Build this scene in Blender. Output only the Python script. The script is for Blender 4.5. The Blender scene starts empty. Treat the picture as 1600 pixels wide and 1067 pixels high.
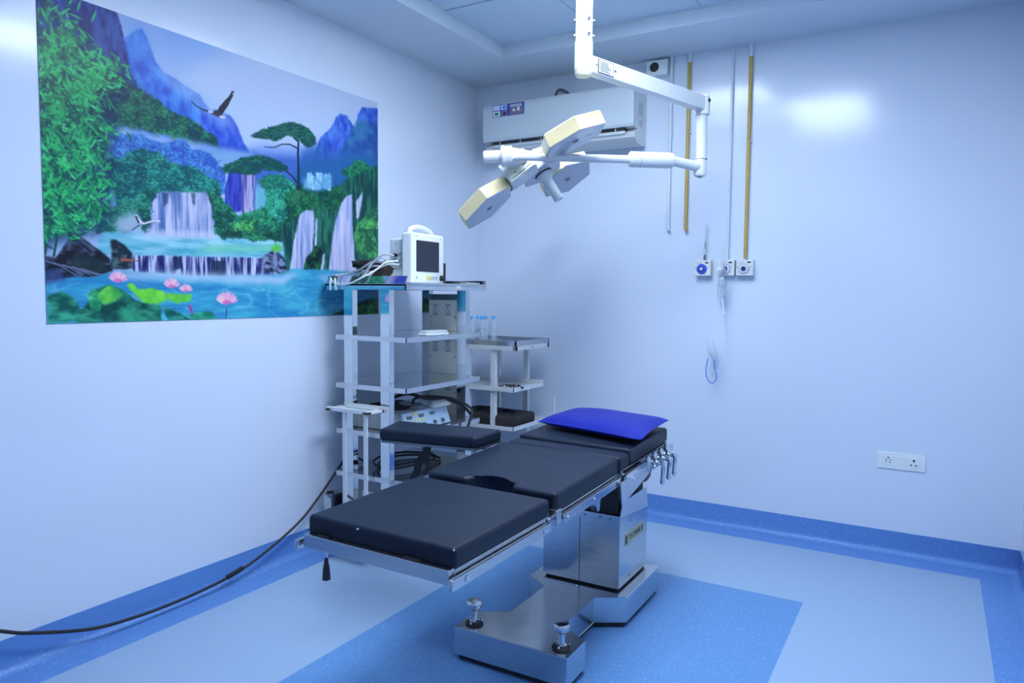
import bpy, bmesh, math, random
import numpy as np
from mathutils import Vector, Matrix

random.seed(7)
RNG = np.random.default_rng(7)
SC = bpy.context.scene
COL = SC.collection
R = math.radians

# ------------------------------------------------------------------ camera
CAM_P = Vector((2.798, -4.272, 1.360))
CAM_YAW, CAM_PITCH, CAM_ROLL = -0.53021588, -0.06643606, 0.00912913   # yaw from +Y, pitch, roll
FOCAL_PX = 1130.46


def cam_axes():
    cy, sy, cp, sp = math.cos(CAM_YAW), math.sin(CAM_YAW), math.cos(CAM_PITCH), math.sin(CAM_PITCH)
    f = Vector((sy * cp, cy * cp, sp))
    rt = Vector((cy, -sy, 0))
    up = rt.cross(f)
    cr, sr = math.cos(CAM_ROLL), math.sin(CAM_ROLL)
    return cr * rt + sr * up, -sr * rt + cr * up, f


_r, _u, _f = cam_axes()
cd = bpy.data.cameras.new('camera')
cd.sensor_width = 36
cd.lens = FOCAL_PX * 36 / 1600
cd.clip_start = 0.05
cam = bpy.data.objects.new('camera', cd)
COL.objects.link(cam)
m = Matrix((_r, _u, -_f)).transposed().to_4x4()
m.translation = CAM_P
cam.matrix_world = m
SC.camera = cam

# ------------------------------------------------------------------ world, exposure
w = bpy.data.worlds.new('world')
SC.world = w
w.use_nodes = True
w.node_tree.nodes['Background'].inputs[0].default_value = (0.4, 0.55, 0.9, 1)
w.node_tree.nodes['Background'].inputs[1].default_value = 0.05
SC.view_settings.view_transform = 'Standard'
SC.view_settings.look = 'None'
SC.view_settings.gamma = 1
SC.view_settings.use_curve_mapping = False
SC.view_settings.exposure = 0.0
LIGHT_COL = (0.79, 0.90, 1.07)
LIGHT_STRENGTH = 37.5          # emission of the ceiling panels

# ------------------------------------------------------------------ room numbers (metres)
W, H, FRONT = 3.203, 2.766, -5.14      # right wall, soffit height, wall behind the camera
SK = 0.121                             # skirting height
OX0, OX1, OY0, OY1 = 0.487, 2.887, -0.467, -4.667   # ceiling recess
ZT = 2.843


# ------------------------------------------------------------------ helpers
def lin(c):
    return tuple(((v / 255) / 12.92 if v / 255 <= 0.04045 else ((v / 255 + 0.055) / 1.055) ** 2.4) for v in c)


MATS = {}


def mat(name, col, rough=0.5, metal=0.0, spec=0.5, noise=0.0, nscale=20.0, bump=0.0, bscale=200.0, emit=None,
        strength=0, coat=0.0, stretch=None, rvar=0.0, trans=0.0, alpha=1.0, sheen=0.0):
    if name in MATS:
        return MATS[name]
    mt = bpy.data.materials.new(name)
    mt.use_nodes = True
    nt = mt.node_tree
    b = nt.nodes['Principled BSDF']
    b.inputs['Base Color'].default_value = (*col, 1)
    b.inputs['Roughness'].default_value = rough
    b.inputs['Metallic'].default_value = metal
    b.inputs['Specular IOR Level'].default_value = spec
    b.inputs['Coat Weight'].default_value = coat
    b.inputs['Coat Roughness'].default_value = 0.15
    b.inputs['Transmission Weight'].default_value = trans
    b.inputs['Alpha'].default_value = alpha
    if emit:
        b.inputs['Emission Color'].default_value = (*emit, 1)
        b.inputs['Emission Strength'].default_value = strength
    if noise or bump or rvar:
        tc = nt.nodes.new('ShaderNodeTexCoord')
        mp = nt.nodes.new('ShaderNodeMapping')
        nt.links.new(tc.outputs['Object'], mp.inputs['Vector'])
        if stretch:
            mp.inputs['Scale'].default_value = stretch
        n = nt.nodes.new('ShaderNodeTexNoise')
        n.inputs['Scale'].default_value = nscale
        n.inputs['Detail'].default_value = 5
        nt.links.new(mp.outputs[0], n.inputs['Vector'])
        if noise:
            mx = nt.nodes.new('ShaderNodeMix')
            mx.data_type = 'RGBA'
            mx.inputs[6].default_value = (*[c * (1 - noise) for c in col], 1)
            mx.inputs[7].default_value = (*[min(1, c * (1 + noise)) for c in col], 1)
            nt.links.new(n.outputs['Fac'], mx.inputs[0])
            nt.links.new(mx.outputs[2], b.inputs['Base Color'])
        if rvar:
            mr = nt.nodes.new('ShaderNodeMapRange')
            mr.inputs[3].default_value = max(0.02, rough - rvar)
            mr.inputs[4].default_value = rough + rvar
            nt.links.new(n.outputs['Fac'], mr.inputs[0])
            nt.links.new(mr.outputs[0], b.inputs['Roughness'])
        if bump:
            n2 = nt.nodes.new('ShaderNodeTexNoise')
            n2.inputs['Scale'].default_value = bscale
            n2.inputs['Detail'].default_value = 4
            nt.links.new(mp.outputs[0], n2.inputs['Vector'])
            bp = nt.nodes.new('ShaderNodeBump')
            bp.inputs['Strength'].default_value = bump
            bp.inputs['Distance'].default_value = 0.004
            nt.links.new(n2.outputs['Fac'], bp.inputs['Height'])
            nt.links.new(bp.outputs[0], b.inputs['Normal'])
    MATS[name] = mt
    return mt


def vinyl(name, col, fleck, amount, soft):
    """sheet vinyl with small light flecks"""
    mt = bpy.data.materials.new(name)
    mt.use_nodes = True
    nt = mt.node_tree
    b = nt.nodes['Principled BSDF']
    b.inputs['Roughness'].default_value = 0.42
    b.inputs['Specular IOR Level'].default_value = 0.35
    tc = nt.nodes.new('ShaderNodeTexCoord')
    vo = nt.nodes.new('ShaderNodeTexVoronoi')
    vo.inputs['Scale'].default_value = 135
    nt.links.new(tc.outputs['Object'], vo.inputs['Vector'])
    wn = nt.nodes.new('ShaderNodeSeparateColor')
    nt.links.new(vo.outputs['Color'], wn.inputs[0])
    g1 = nt.nodes.new('ShaderNodeMath'); g1.operation = 'GREATER_THAN'; g1.inputs[1].default_value = 1 - amount
    nt.links.new(wn.outputs[0], g1.inputs[0])
    g2 = nt.nodes.new('ShaderNodeMath'); g2.operation = 'LESS_THAN'; g2.inputs[1].default_value = 0.42
    nt.links.new(vo.outputs['Distance'], g2.inputs[0])
    mu = nt.nodes.new('ShaderNodeMath'); mu.operation = 'MULTIPLY'
    nt.links.new(g1.outputs[0], mu.inputs[0]); nt.links.new(g2.outputs[0], mu.inputs[1])
    no = nt.nodes.new('ShaderNodeTexNoise'); no.inputs['Scale'].default_value = 160; no.inputs['Detail'].default_value = 3
    nt.links.new(tc.outputs['Object'], no.inputs['Vector'])
    mx = nt.nodes.new('ShaderNodeMix'); mx.data_type = 'RGBA'
    mx.inputs[6].default_value = (*[c * (1 - soft) for c in col], 1)
    mx.inputs[7].default_value = (*[min(1, c * (1 + soft)) for c in col], 1)
    nt.links.new(no.outputs['Fac'], mx.inputs[0])
    m2 = nt.nodes.new('ShaderNodeMix'); m2.data_type = 'RGBA'
    nt.links.new(mu.outputs[0], m2.inputs[0]); nt.links.new(mx.outputs[2], m2.inputs[6])
    m2.inputs[7].default_value = (*fleck, 1)
    nt.links.new(m2.outputs[2], b.inputs['Base Color'])
    MATS[name] = mt
    return mt


class B:
    """collects shapes in one bmesh"""

    def __init__(self):
        self.bm = bmesh.new()
        self.bev = False

    def _xf(self, verts, M):
        for v in verts:
            v.co = M @ v.co

    def box(self, c, s, rot=None, bevel=0.0, seg=2):
        g = bmesh.ops.create_cube(self.bm, size=1)
        vs = g['verts']
        for v in vs:
            v.co = Vector((v.co.x * s[0], v.co.y * s[1], v.co.z * s[2]))
        if bevel:
            self.bev = True
            es = list({e for v in vs for e in v.link_edges})
            r = bmesh.ops.bevel(self.bm, geom=es, offset=bevel, segments=seg, affect='EDGES', profile=0.5)
            vs = [v for v in {v for f in r['faces'] for v in f.verts} | {v for v in vs if v.is_valid}]
        M = Matrix.Translation(Vector(c))
        if rot is not None:
            M = M @ (rot if isinstance(rot, Matrix) else Matrix.Rotation(rot, 4, 'Z'))
        self._xf(vs, M)
        return self

    def span(self, p0, p1, bevel=0.0, seg=2):
        c = [(a + b) / 2 for a, b in zip(p0, p1)]
        s = [abs(b - a) for a, b in zip(p0, p1)]
        return self.box(c, s, None, bevel, seg)

    def bar(self, p0, p1, wd, ht, up=(0, 0, 1), bevel=0.0):
        """rectangular bar from p0 to p1"""
        p0, p1 = Vector(p0), Vector(p1)
        d = (p1 - p0)
        L = d.length
        d.normalize()
        u = Vector(up)
        s = d.cross(u)
        if s.length < 1e-5:
            s = Vector((1, 0, 0))
        s.normalize()
        u = s.cross(d)
        M = Matrix((s, d, u)).transposed().to_4x4()
        g = bmesh.ops.create_cube(self.bm, size=1)
        vs = g['verts']
        for v in vs:
            v.co = Vector((v.co.x * wd, v.co.y * L, v.co.z * ht))
        if bevel:
            self.bev = True
            es = list({e for v in vs for e in v.link_edges})
            r = bmesh.ops.bevel(self.bm, geom=es, offset=bevel, segments=2, affect='EDGES', profile=0.5)
            vs = list({v for f in r['faces'] for v in f.verts} | {v for v in vs if v.is_valid})
        self._xf(vs, Matrix.Translation((p0 + p1) / 2) @ M)
        return self

    def cyl(self, p0, p1, r, seg=24, r2=None, caps=True):
        return self.rings([p0, p1], [r, r if r2 is None else r2], seg, caps)

    def rings(self, pts, rad, seg=16, caps=True, closed=False):
        pts = [Vector(p) for p in pts]
        n = len(pts)
        tan = []
        for i in range(n):
            a = pts[(i - 1) % n] if (closed or i > 0) else pts[i]
            b = pts[(i + 1) % n] if (closed or i < n - 1) else pts[i]
            t = b - a
            if t.length < 1e-9:
                t = tan[-1] if tan else Vector((0, 0, 1))
            tan.append(t.normalized())
        t0 = tan[0]
        ref = Vector((0, 0, 1)) if abs(t0.z) < 0.9 else Vector((1, 0, 0))
        s = t0.cross(ref).normalized()
        vr = []
        for i in range(n):
            if i:
                s = (s - tan[i] * s.dot(tan[i]))
                if s.length < 1e-6:
                    s = tan[i].cross(ref)
                s.normalize()
            b = tan[i].cross(s)
            vr.append([self.bm.verts.new(pts[i] + (s * math.cos(2 * math.pi * k / seg) + b * math.sin(2 * math.pi * k / seg)) * rad[i])
                       for k in range(seg)])
        for i in range(n if closed else n - 1):
            a, b = vr[i], vr[(i + 1) % n]
            for k in range(seg):
                self.bm.faces.new((a[k], a[(k + 1) % seg], b[(k + 1) % seg], b[k]))
        if caps and not closed:
            self.bm.faces.new(list(reversed(vr[0])))
            self.bm.faces.new(vr[-1])
        return self

    def tube(self, path, r, seg=8, smooth=6, closed=False):
        p = curve(path, smooth, closed) if smooth else path
        return self.rings(p, [r] * len(p), seg, True, closed)

    def lathe(self, c, prof, axis=(0, 0, 1), seg=24):
        """prof: list of (radius, height) along axis"""
        ax = Vector(axis).normalized()
        c = Vector(c)
        return self.rings2(c, ax, prof, seg)

    def rings2(self, c, ax, prof, seg):
        ref = Vector((0, 0, 1)) if abs(ax.z) < 0.9 else Vector((1, 0, 0))
        s = ax.cross(ref).normalized()
        t = ax.cross(s)
        vr = []
        for r, h in prof:
            vr.append([self.bm.verts.new(c + ax * h + (s * math.cos(2 * math.pi * k / seg) + t * math.sin(2 * math.pi * k / seg)) * max(r, 1e-4))
                       for k in range(seg)])
        for a, b in zip(vr, vr[1:]):
            for k in range(seg):
                self.bm.faces.new((a[k], a[(k + 1) % seg], b[(k + 1) % seg], b[k]))
        self.bm.faces.new(list(reversed(vr[0])))
        self.bm.faces.new(vr[-1])
        return self

    def prism(self, poly, z0, z1, M=None, bevel=0.0, seg=2):
        """poly (x,y) counter-clockwise extruded z0..z1; M maps it afterwards"""
        lo = [self.bm.verts.new((x, y, z0)) for x, y in poly]
        hi = [self.bm.verts.new((x, y, z1)) for x, y in poly]
        fs = [self.bm.faces.new(list(reversed(lo))), self.bm.faces.new(hi)]
        n = len(poly)
        for i in range(n):
            fs.append(self.bm.faces.new((lo[i], lo[(i + 1) % n], hi[(i + 1) % n], hi[i])))
        vs = lo + hi
        if bevel:
            self.bev = True
            es = list({e for f in fs for e in f.edges})
            r = bmesh.ops.bevel(self.bm, geom=es, offset=bevel, segments=seg, affect='EDGES', profile=0.5)
            vs = list({v for f in r['faces'] for v in f.verts} | {v for v in vs if v.is_valid})
        if M is not None:
            self._xf(vs, M)
        return self

    def sphere(self, c, r, seg=16, scale=(1, 1, 1)):
        g = bmesh.ops.create_uvsphere(self.bm, u_segments=seg, v_segments=seg // 2 + 1, radius=r)
        for v in g['verts']:
            v.co = Vector((v.co.x * scale[0], v.co.y * scale[1], v.co.z * scale[2])) + Vector(c)
        return self

    def quad(self, *p):
        self.bm.faces.new([self.bm.verts.new(q) for q in p])
        return self

    def build(self, name, mt, parent=None, smooth=35, loc=None):
        weighted = self.bev and smooth
        bmesh.ops.recalc_face_normals(self.bm, faces=self.bm.faces)
        me = bpy.data.meshes.new(name)
        self.bm.to_mesh(me)
        self.bm.free()
        me.materials.append(mt)
        if smooth:
            me.polygons.foreach_set('use_smooth', [True] * len(me.polygons))
            me.set_sharp_from_angle(angle=R(smooth))
        o = bpy.data.objects.new(name, me)
        COL.objects.link(o)
        if weighted:
            md = o.modifiers.new('weighted_normals', 'WEIGHTED_NORMAL')
            md.keep_sharp = True
            md.weight = 100
        if parent is not None:
            o.parent = parent
        if loc is not None:
            o.location = loc
        return o


def curve(pts, k=6, closed=False):
    """Catmull-Rom through the points"""
    P = [Vector(p) for p in pts]
    n = len(P)
    out = []
    rng = range(n if closed else n - 1)
    for i in rng:
        g = lambda j: P[j % n] if closed else P[max(0, min(n - 1, j))]
        a, b, c, d = g(i - 1), g(i), g(i + 1), g(i + 2)
        for s in range(k):
            t = s / k
            out.append(0.5 * ((2 * b) + (c - a) * t + (2 * a - 5 * b + 4 * c - d) * t * t + (3 * b - a - 3 * c + d) * t ** 3))
    if not closed:
        out.append(P[-1])
    return out


def tag(o, label, cat, group=None):
    o['label'] = label
    o['category'] = cat
    if group:
        o['group'] = group
    return o


def thing(name, label, cat, loc=(0, 0, 0), rotz=0.0, group=None):
    o = bpy.data.objects.new(name, None)
    o.empty_display_size = 0.05
    COL.objects.link(o)
    o.location = loc
    o.rotation_euler = (0, 0, rotz)
    return tag(o, label, cat, group)


def struct(o, label):
    o['kind'] = 'structure'
    o['label'] = label
    return o


def lettering(text, size, mt, parent, M, depth=0.0006):
    cu = bpy.data.curves.new('lettering', 'FONT')
    cu.body = text
    cu.size = size
    cu.extrude = depth
    cu.align_x = 'CENTER'
    cu.align_y = 'CENTER'
    cu.resolution_u = 3
    tmp = bpy.data.objects.new('tmp', cu)
    COL.objects.link(tmp)
    dg = bpy.context.evaluated_depsgraph_get()
    me = bpy.data.meshes.new_from_object(tmp.evaluated_get(dg))
    bpy.data.objects.remove(tmp)
    me.transform(M)
    me.name = 'lettering'
    me.materials.clear()
    me.materials.append(mt)
    o = bpy.data.objects.new('lettering', me)
    COL.objects.link(o)
    o.parent = parent
    return o


# ------------------------------------------------------------------ materials
WALL = mat('wall_paint', (0.66, 0.735, 0.845), rough=0.55, spec=0.3, noise=0.015, nscale=3, bump=0.06, bscale=28, coat=0.75)
CEIL = mat('ceiling_paint', (0.60, 0.69, 0.78), rough=0.45, noise=0.02, nscale=4)
TILE = mat('ceiling_tile_face', (0.52, 0.66, 0.80), rough=0.6, noise=0.04, nscale=60)
V_LIGHT = vinyl('vinyl_light_blue', (0.295, 0.425, 0.60), (0.32, 0.45, 0.63), 0.10, 0.05)
V_DARK = vinyl('vinyl_mid_blue', (0.110, 0.265, 0.54), (0.19, 0.37, 0.66), 0.20, 0.20)
V_EDGE = vinyl('vinyl_deep_blue', (0.115, 0.265, 0.60), (0.24, 0.40, 0.74), 0.10, 0.14)
WHITE = mat('white_enamel', (0.70, 0.73, 0.74), rough=0.3, noise=0.02, nscale=15)
WHITE_P = mat('white_plastic', (0.79, 0.83, 0.83), rough=0.35)
OFFW = mat('off_white_plastic', (0.66, 0.70, 0.70), rough=0.4)
CREAM = mat('cream_panel', (0.86, 0.86, 0.74), rough=0.4, noise=0.03, nscale=10)
YEL = mat('aged_yellow_housing', (0.80, 0.68, 0.38), rough=0.38, noise=0.05, nscale=9)
LENS = mat('grey_lamp_glass', (0.42, 0.46, 0.56), rough=0.22, noise=0.05, nscale=20, coat=0.3)
GREY = mat('grey_plastic', (0.45, 0.50, 0.55), rough=0.4)
LGREY = mat('light_grey_plastic', (0.62, 0.68, 0.70), rough=0.35)
STEEL = mat('brushed_steel', (0.60, 0.62, 0.64), rough=0.20, metal=1.0, noise=0.10, nscale=14, rvar=0.07, stretch=(1, 1, 6), bump=0.02, bscale=60)
MIRROR = mat('polished_steel', (0.66, 0.70, 0.72), rough=0.07, metal=1.0, noise=0.06, nscale=6, rvar=0.03)
CHROME = mat('chrome', (0.75, 0.77, 0.80), rough=0.08, metal=1.0, noise=0.04, nscale=30)
DSTEEL = mat('dull_dark_steel', (0.22, 0.24, 0.26), rough=0.35, metal=1.0, noise=0.1, nscale=20)
VINYLB = mat('black_upholstery', (0.008, 0.015, 0.032), rough=0.42, spec=0.26, noise=0.25, nscale=12, rvar=0.06, bump=0.05, bscale=500)
BLACK = mat('black_plastic', (0.012, 0.013, 0.016), rough=0.4)
RUBBER = mat('black_rubber', (0.009, 0.010, 0.014), rough=0.55)
DARKCLOTH = mat('dark_fabric', (0.022, 0.020, 0.022), rough=0.8, noise=0.3, nscale=60, bump=0.3, bscale=300)
BROWNCLOTH = mat('dark_brown_fabric', (0.05, 0.038, 0.036), rough=0.8, noise=0.3, nscale=60, bump=0.3, bscale=300)
BLUEP = mat('royal_blue_waterproof_cloth', (0.012, 0.020, 0.29), rough=0.5, spec=0.2, noise=0.05, nscale=6, bump=0.12, bscale=18)
SCREEN = mat('screen_glass', (0.012, 0.014, 0.028), rough=0.12)
GOLD = mat('worn_ochre_paint', (0.50, 0.34, 0.08), rough=0.45, noise=0.25, nscale=25)
PIPEW = mat('pale_green_white_paint', (0.66, 0.74, 0.78), rough=0.4, noise=0.04, nscale=25)
BLUEPL = mat('blue_plastic', (0.05, 0.10, 0.62), rough=0.4)
BLUECAP = mat('sky_blue_cap', (0.16, 0.50, 0.85), rough=0.35)
GREENL = mat('green_print', (0.04, 0.32, 0.12), rough=0.4)
NAVY = mat('navy_print', (0.06, 0.07, 0.36), rough=0.35)
MAUVE = mat('mauve_print', (0.22, 0.18, 0.26), rough=0.35)
YELP = mat('yellow_print', (0.75, 0.65, 0.12), rough=0.4)
PLATE = mat('brass_plate', (0.55, 0.52, 0.30), rough=0.35, metal=0.4, noise=0.08, nscale=20)
PALEBLUE = mat('pale_blue_print', (0.62, 0.72, 0.90), rough=0.35)


def clearmat(name, col, alpha):
    mt = bpy.data.materials.new(name)
    mt.use_nodes = True
    nt = mt.node_tree
    b = nt.nodes['Principled BSDF']
    b.inputs['Base Color'].default_value = (*col, 1)
    b.inputs['Roughness'].default_value = 0.08
    b.inputs['IOR'].default_value = 1.35
    tr = nt.nodes.new('ShaderNodeBsdfTransparent')
    tr.inputs[0].default_value = (0.93, 0.96, 0.98, 1)
    mx = nt.nodes.new('ShaderNodeMixShader')
    no = nt.nodes.new('ShaderNodeTexNoise')
    no.inputs['Scale'].default_value = 40
    mr = nt.nodes.new('ShaderNodeMapRange')
    mr.inputs[3].default_value = alpha * 0.5
    mr.inputs[4].default_value = min(1, alpha * 1.5)
    nt.links.new(no.outputs['Fac'], mr.inputs[0])
    nt.links.new(mr.outputs[0], mx.inputs[0])
    nt.links.new(tr.outputs[0], mx.inputs[1])
    nt.links.new(b.outputs[0], mx.inputs[2])
    nt.links.new(mx.outputs[0], nt.nodes['Material Output'].inputs[0])
    MATS[name] = mt
    return mt


CLEAR = clearmat('clear_plastic', (0.75, 0.82, 0.88), 0.30)
BAGCLEAR = clearmat('clear_plastic_bag', (0.80, 0.85, 0.90), 0.35)

# ------------------------------------------------------------------ structure
T = 0.12
struct(B().span((-T, FRONT - T, -0.05), (0, T, 3.0)).build('wall_left', WALL, smooth=0), 'pale blue painted left wall')
struct(B().span((0, 0, -0.05), (W, T, 3.0)).build('wall_back', WALL, smooth=0), 'pale blue painted back wall')
struct(B().span((W, FRONT - T, -0.05), (W + T, T, 3.0)).build('wall_right', WALL, smooth=0), 'pale blue painted right wall')
struct(B().span((0, FRONT - T, -0.05), (W, FRONT, 3.0)).build('wall_front', WALL, smooth=0), 'pale blue painted wall behind the viewer')

floor = struct(B().span((0, FRONT, -0.08), (W, 0, -0.004)).build('floor', V_LIGHT, smooth=0), 'blue sheet vinyl floor')
BW = 0.172
DX0, DX1, DY0, DY1 = 0.872, 2.339, -0.908, -4.25


def frame_piece(name, mt, x0, x1, y0, y1, a, label):
    """rectangular ring of sheet, outer x0..x1,y0..y1, width a (l,r,b,f)"""
    l, r, bk, fr = a
    b = B()
    z0, z1 = -0.004, 0.0
    b.span((x0, y0, z0), (x0 + l, y1, z1)).span((x1 - r, y0, z0), (x1, y1, z1))
    b.span((x0 + l, y1 - bk, z0), (x1 - r, y1, z1)).span((x0 + l, y0, z0), (x1 - r, y0 + fr, z1))
    o = b.build(name, mt, floor, smooth=0)
    o['label'] = label
    return o


frame_piece('border_sheet', V_EDGE, 0, W, FRONT, 0, (BW, BW, BW, BW), 'deep blue flecked vinyl border')
frame_piece('field_sheet', V_LIGHT, BW, W - BW, FRONT + BW, -BW, (DX0 - BW, W - BW - DX1, -BW - DY0, DY1 - FRONT - BW), 'light blue vinyl field')
cs = B().span((DX0, DY1, -0.004), (DX1, DY0, 0)).build('center_sheet', V_DARK, floor, smooth=0)
cs['label'] = 'mid blue flecked vinyl center panel'

PROF = [(0.0, SK), (0.0035, SK), (0.0035, 0.045), (0.006, 0.030), (0.013, 0.016), (0.024, 0.006), (0.040, 0.0012), (0.040, 0.0), (0.0, 0.0)]


def skirting(name, ends, label):
    b = B()
    rows = []
    for (x, y, nx, ny) in ends:
        rows.append([b.bm.verts.new((x + nx * d, y + ny * d, z)) for d, z in PROF])
    k = len(PROF)
    for i in range(k):
        b.bm.faces.new((rows[0][i], rows[0][(i + 1) % k], rows[1][(i + 1) % k], rows[1][i]))
    b.bm.faces.new(rows[0]); b.bm.faces.new(list(reversed(rows[1])))
    struct(b.build(name, V_EDGE, smooth=50), label)


skirting('baseboard_left', [(0, FRONT, 1, 1), (0, 0, 1, -1)], 'coved blue vinyl skirting on left wall')
skirting('baseboard_back', [(0, 0, 1, -1), (W, 0, -1, -1)], 'coved blue vinyl skirting on back wall')
skirting('baseboard_right', [(W, 0, -1, -1), (W, FRONT, -1, 1)], 'coved blue vinyl skirting on right wall')
skirting('baseboard_front', [(0, FRONT, 1, 1), (W, FRONT, -1, 1)], 'coved blue vinyl skirting behind the viewer')

b = B()
b.span((0, FRONT, H), (OX0, 0, 2.95)).span((OX1, FRONT, H), (W, 0, 2.95))
b.span((OX0, OY0, H), (OX1, 0, 2.95)).span((OX0, FRONT, H), (OX1, OY1, 2.95))
b.span((OX0, OY1, 2.90), (OX1, OY0, 2.95))
ceiling = struct(b.build('ceiling', CEIL, smooth=0), 'painted ceiling soffit around a recessed tile ceiling')
LIGHTS = {(2, 3): 0.72, (2, 2): 0.86, (1, 2): 0.22, (1, 1): 0.58}  # the final pair are unseen fill panels added to even out the walls
tb = B()
tb.span((-0.2985, -0.2985, 0), (0.2985, 0.2985, 0.012), bevel=0.0015, seg=1)
tile0 = None
for ix in range(4):
    for iy in range(7):
        if (ix, iy) in LIGHTS:
            continue
        cx, cy = OX0 + 0.3 + 0.6 * ix, OY0 - 0.3 - 0.6 * iy
        if tile0 is None:
            o = tile0 = tb.build('ceiling_tile', TILE, ceiling, smooth=0)
        else:
            o = tile0.copy()
            COL.objects.link(o)
        dz = random.uniform(0, 0.0015) + (0.006 if (ix, iy) == (0, 1) else 0)
        o.location = (cx, cy, ZT + dz)

for n, (ix, iy) in enumerate(LIGHTS):
    cx, cy = OX0 + 0.3 + 0.6 * ix, OY0 - 0.3 - 0.6 * iy
    lb = ['square ceiling light panel farthest from the back wall', 'brightest square ceiling light panel, right of the dimmest one', 'dimmest added fill panel in the ceiling beside the lamp pole', 'added square ceiling fill panel nearest the back wall'][n]
    EMIT = mat(['lit_diffuser', 'bright_lit_diffuser', 'dim_fill_diffuser', 'half_fill_diffuser'][n], (0.9, 0.9, 0.9), rough=0.5, emit=LIGHT_COL, strength=LIGHT_STRENGTH * LIGHTS[ix, iy])
    t = thing('ceiling_light', lb, 'ceiling light', (cx, cy, ZT), 0, 'ceiling light panels')
    fb = B()
    for s in (-1, 1):
        fb.span((s * 0.299, -0.299, -0.003), (s * 0.285, 0.299, 0.045)).span((-0.285, s * 0.299, -0.003), (0.285, s * 0.285, 0.045))
    fb.build('frame', WHITE_P, t, smooth=0)
    B().span((-0.285, -0.285, 0.036), (0.285, 0.285, 0.042)).build('diffuser', EMIT, t, smooth=0)

# ------------------------------------------------------------------ wall print (waterfall landscape)
MY0, MY1, MZ0, MZ1 = -2.856, -1.041, 1.233, 2.435
NX, NY = 756, 500
PRINT_LIGHT = np.array((0.92, 1.06, 1.27))    # light the print hangs in, to turn seen colours into ink colours


def to_print(pts):
    """sketch coordinates of the picture -> raster (col,row) on the flat print"""
    out = []
    for px, py in pts:
        d = _f + _r * ((px - 800) / FOCAL_PX) + _u * ((533.5 - py) / FOCAL_PX)
        t = -CAM_P.x / d.x
        y, z = CAM_P.y + t * d.y, CAM_P.z + t * d.z
        out.append(((y - MY0) / (MY1 - MY0) * NX, (MZ1 - z) / (MZ1 - MZ0) * NY))
    return np.array(out)


GX, GY = np.meshgrid(np.arange(NX) + 0.5, np.arange(NY) + 0.5)
IMG = np.zeros((NY, NX, 3))


def vnoise(sx, sy, seed):
    rg = np.random.default_rng(seed)
    gw, gh = int(NX / sx) + 3, int(NY / sy) + 3
    g = rg.random((gh, gw))
    x, y = GX / sx, GY / sy
    xi, yi = x.astype(int), y.astype(int)
    fx, fy = x - xi, y - yi
    fx, fy = fx * fx * (3 - 2 * fx), fy * fy * (3 - 2 * fy)
    a = g[yi, xi] * (1 - fx) + g[yi, xi + 1] * fx
    c = g[yi + 1, xi] * (1 - fx) + g[yi + 1, xi + 1] * fx
    return a * (1 - fy) + c * fy


def fbm(sx, sy, seed, octv=4):
    o, a, tot = 0, 1, 0
    for k in range(octv):
        o = o + a * vnoise(max(1.2, sx / 2 ** k), max(1.2, sy / 2 ** k), seed + 17 * k)
        tot += a
        a *= 0.6
    return o / tot


N1, N2, N3, N4 = fbm(60, 60, 1), fbm(22, 18, 2), fbm(9, 7, 3, 3), fbm(5, 40, 4, 3)
WX, WY = fbm(16, 16, 8) - 0.5, fbm(16, 16, 9) - 0.5


def blur(a, k):
    if k < 1:
        return a
    for ax in (0, 1):
        for _ in range(2):
            p = np.pad(a, [(k, k) if i == ax else (0, 0) for i in (0, 1)], mode='edge')
            c = np.cumsum(p, axis=ax)
            z = np.zeros_like(np.take(c, [0], axis=ax))
            c = np.concatenate([z, c], axis=ax)
            n = a.shape[ax]
            a = (np.take(c, np.arange(2 * k + 1, 2 * k + 1 + n), axis=ax) - np.take(c, np.arange(n), axis=ax)) / (2 * k + 1)
    return a


def poly(pts, warp=0.0, soft=1):
    P = to_print(pts)
    x, y = GX + WX * warp, GY + WY * warp
    ins = np.zeros((NY, NX), bool)
    n = len(P)
    for i in range(n):
        (x0, y0), (x1, y1) = P[i], P[(i + 1) % n]
        if y0 == y1:
            continue
        ins ^= ((y0 > y) != (y1 > y)) & (x < (x1 - x0) * (y - y0) / (y1 - y0) + x0)
    return blur(ins.astype(float), soft)


def put(mask, c, a=1.0):
    global IMG
    c = np.asarray(c, float)
    if c.ndim == 1:
        c = c / 255
    mk = (mask * a)[..., None]
    IMG = IMG * (1 - mk) + c * mk


def mixc(c0, c1, t):
    t = np.clip(t, 0, 1)[..., None]
    return (np.array(c0) * (1 - t) + np.array(c1) * t) / 255


def con(n, k=3.0, mid=0.5):
    return np.clip((n - mid) * k + 0.5, 0, 1)


def vgrad(y0, y1):
    """0 at sketch height y0 .. 1 at y1, taken at the middle of the picture"""
    a, c = to_print([(330, y0), (330, y1)])
    return np.clip((GY - a[1]) / (c[1] - a[1]), 0, 1)


def leaf(x, y, ln, wd, ang, col, a=0.9):
    x0, x1, y0, y1 = int(max(0, x - ln - 2)), int(min(NX, x + ln + 3)), int(max(0, y - ln - 2)), int(min(NY, y + ln + 3))
    if x1 <= x0 or y1 <= y0:
        return
    dx, dy = GX[y0:y1, x0:x1] - x, GY[y0:y1, x0:x1] - y
    u = (dx * math.cos(ang) + dy * math.sin(ang)) / ln
    v = (-dx * math.sin(ang) + dy * math.cos(ang)) / wd
    mk = (np.clip((1 - u * u - np.abs(v)) * 2.5, 0, 1) * a)[..., None]
    IMG[y0:y1, x0:x1] = IMG[y0:y1, x0:x1] * (1 - mk) + np.array(col) / 255 * mk


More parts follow.
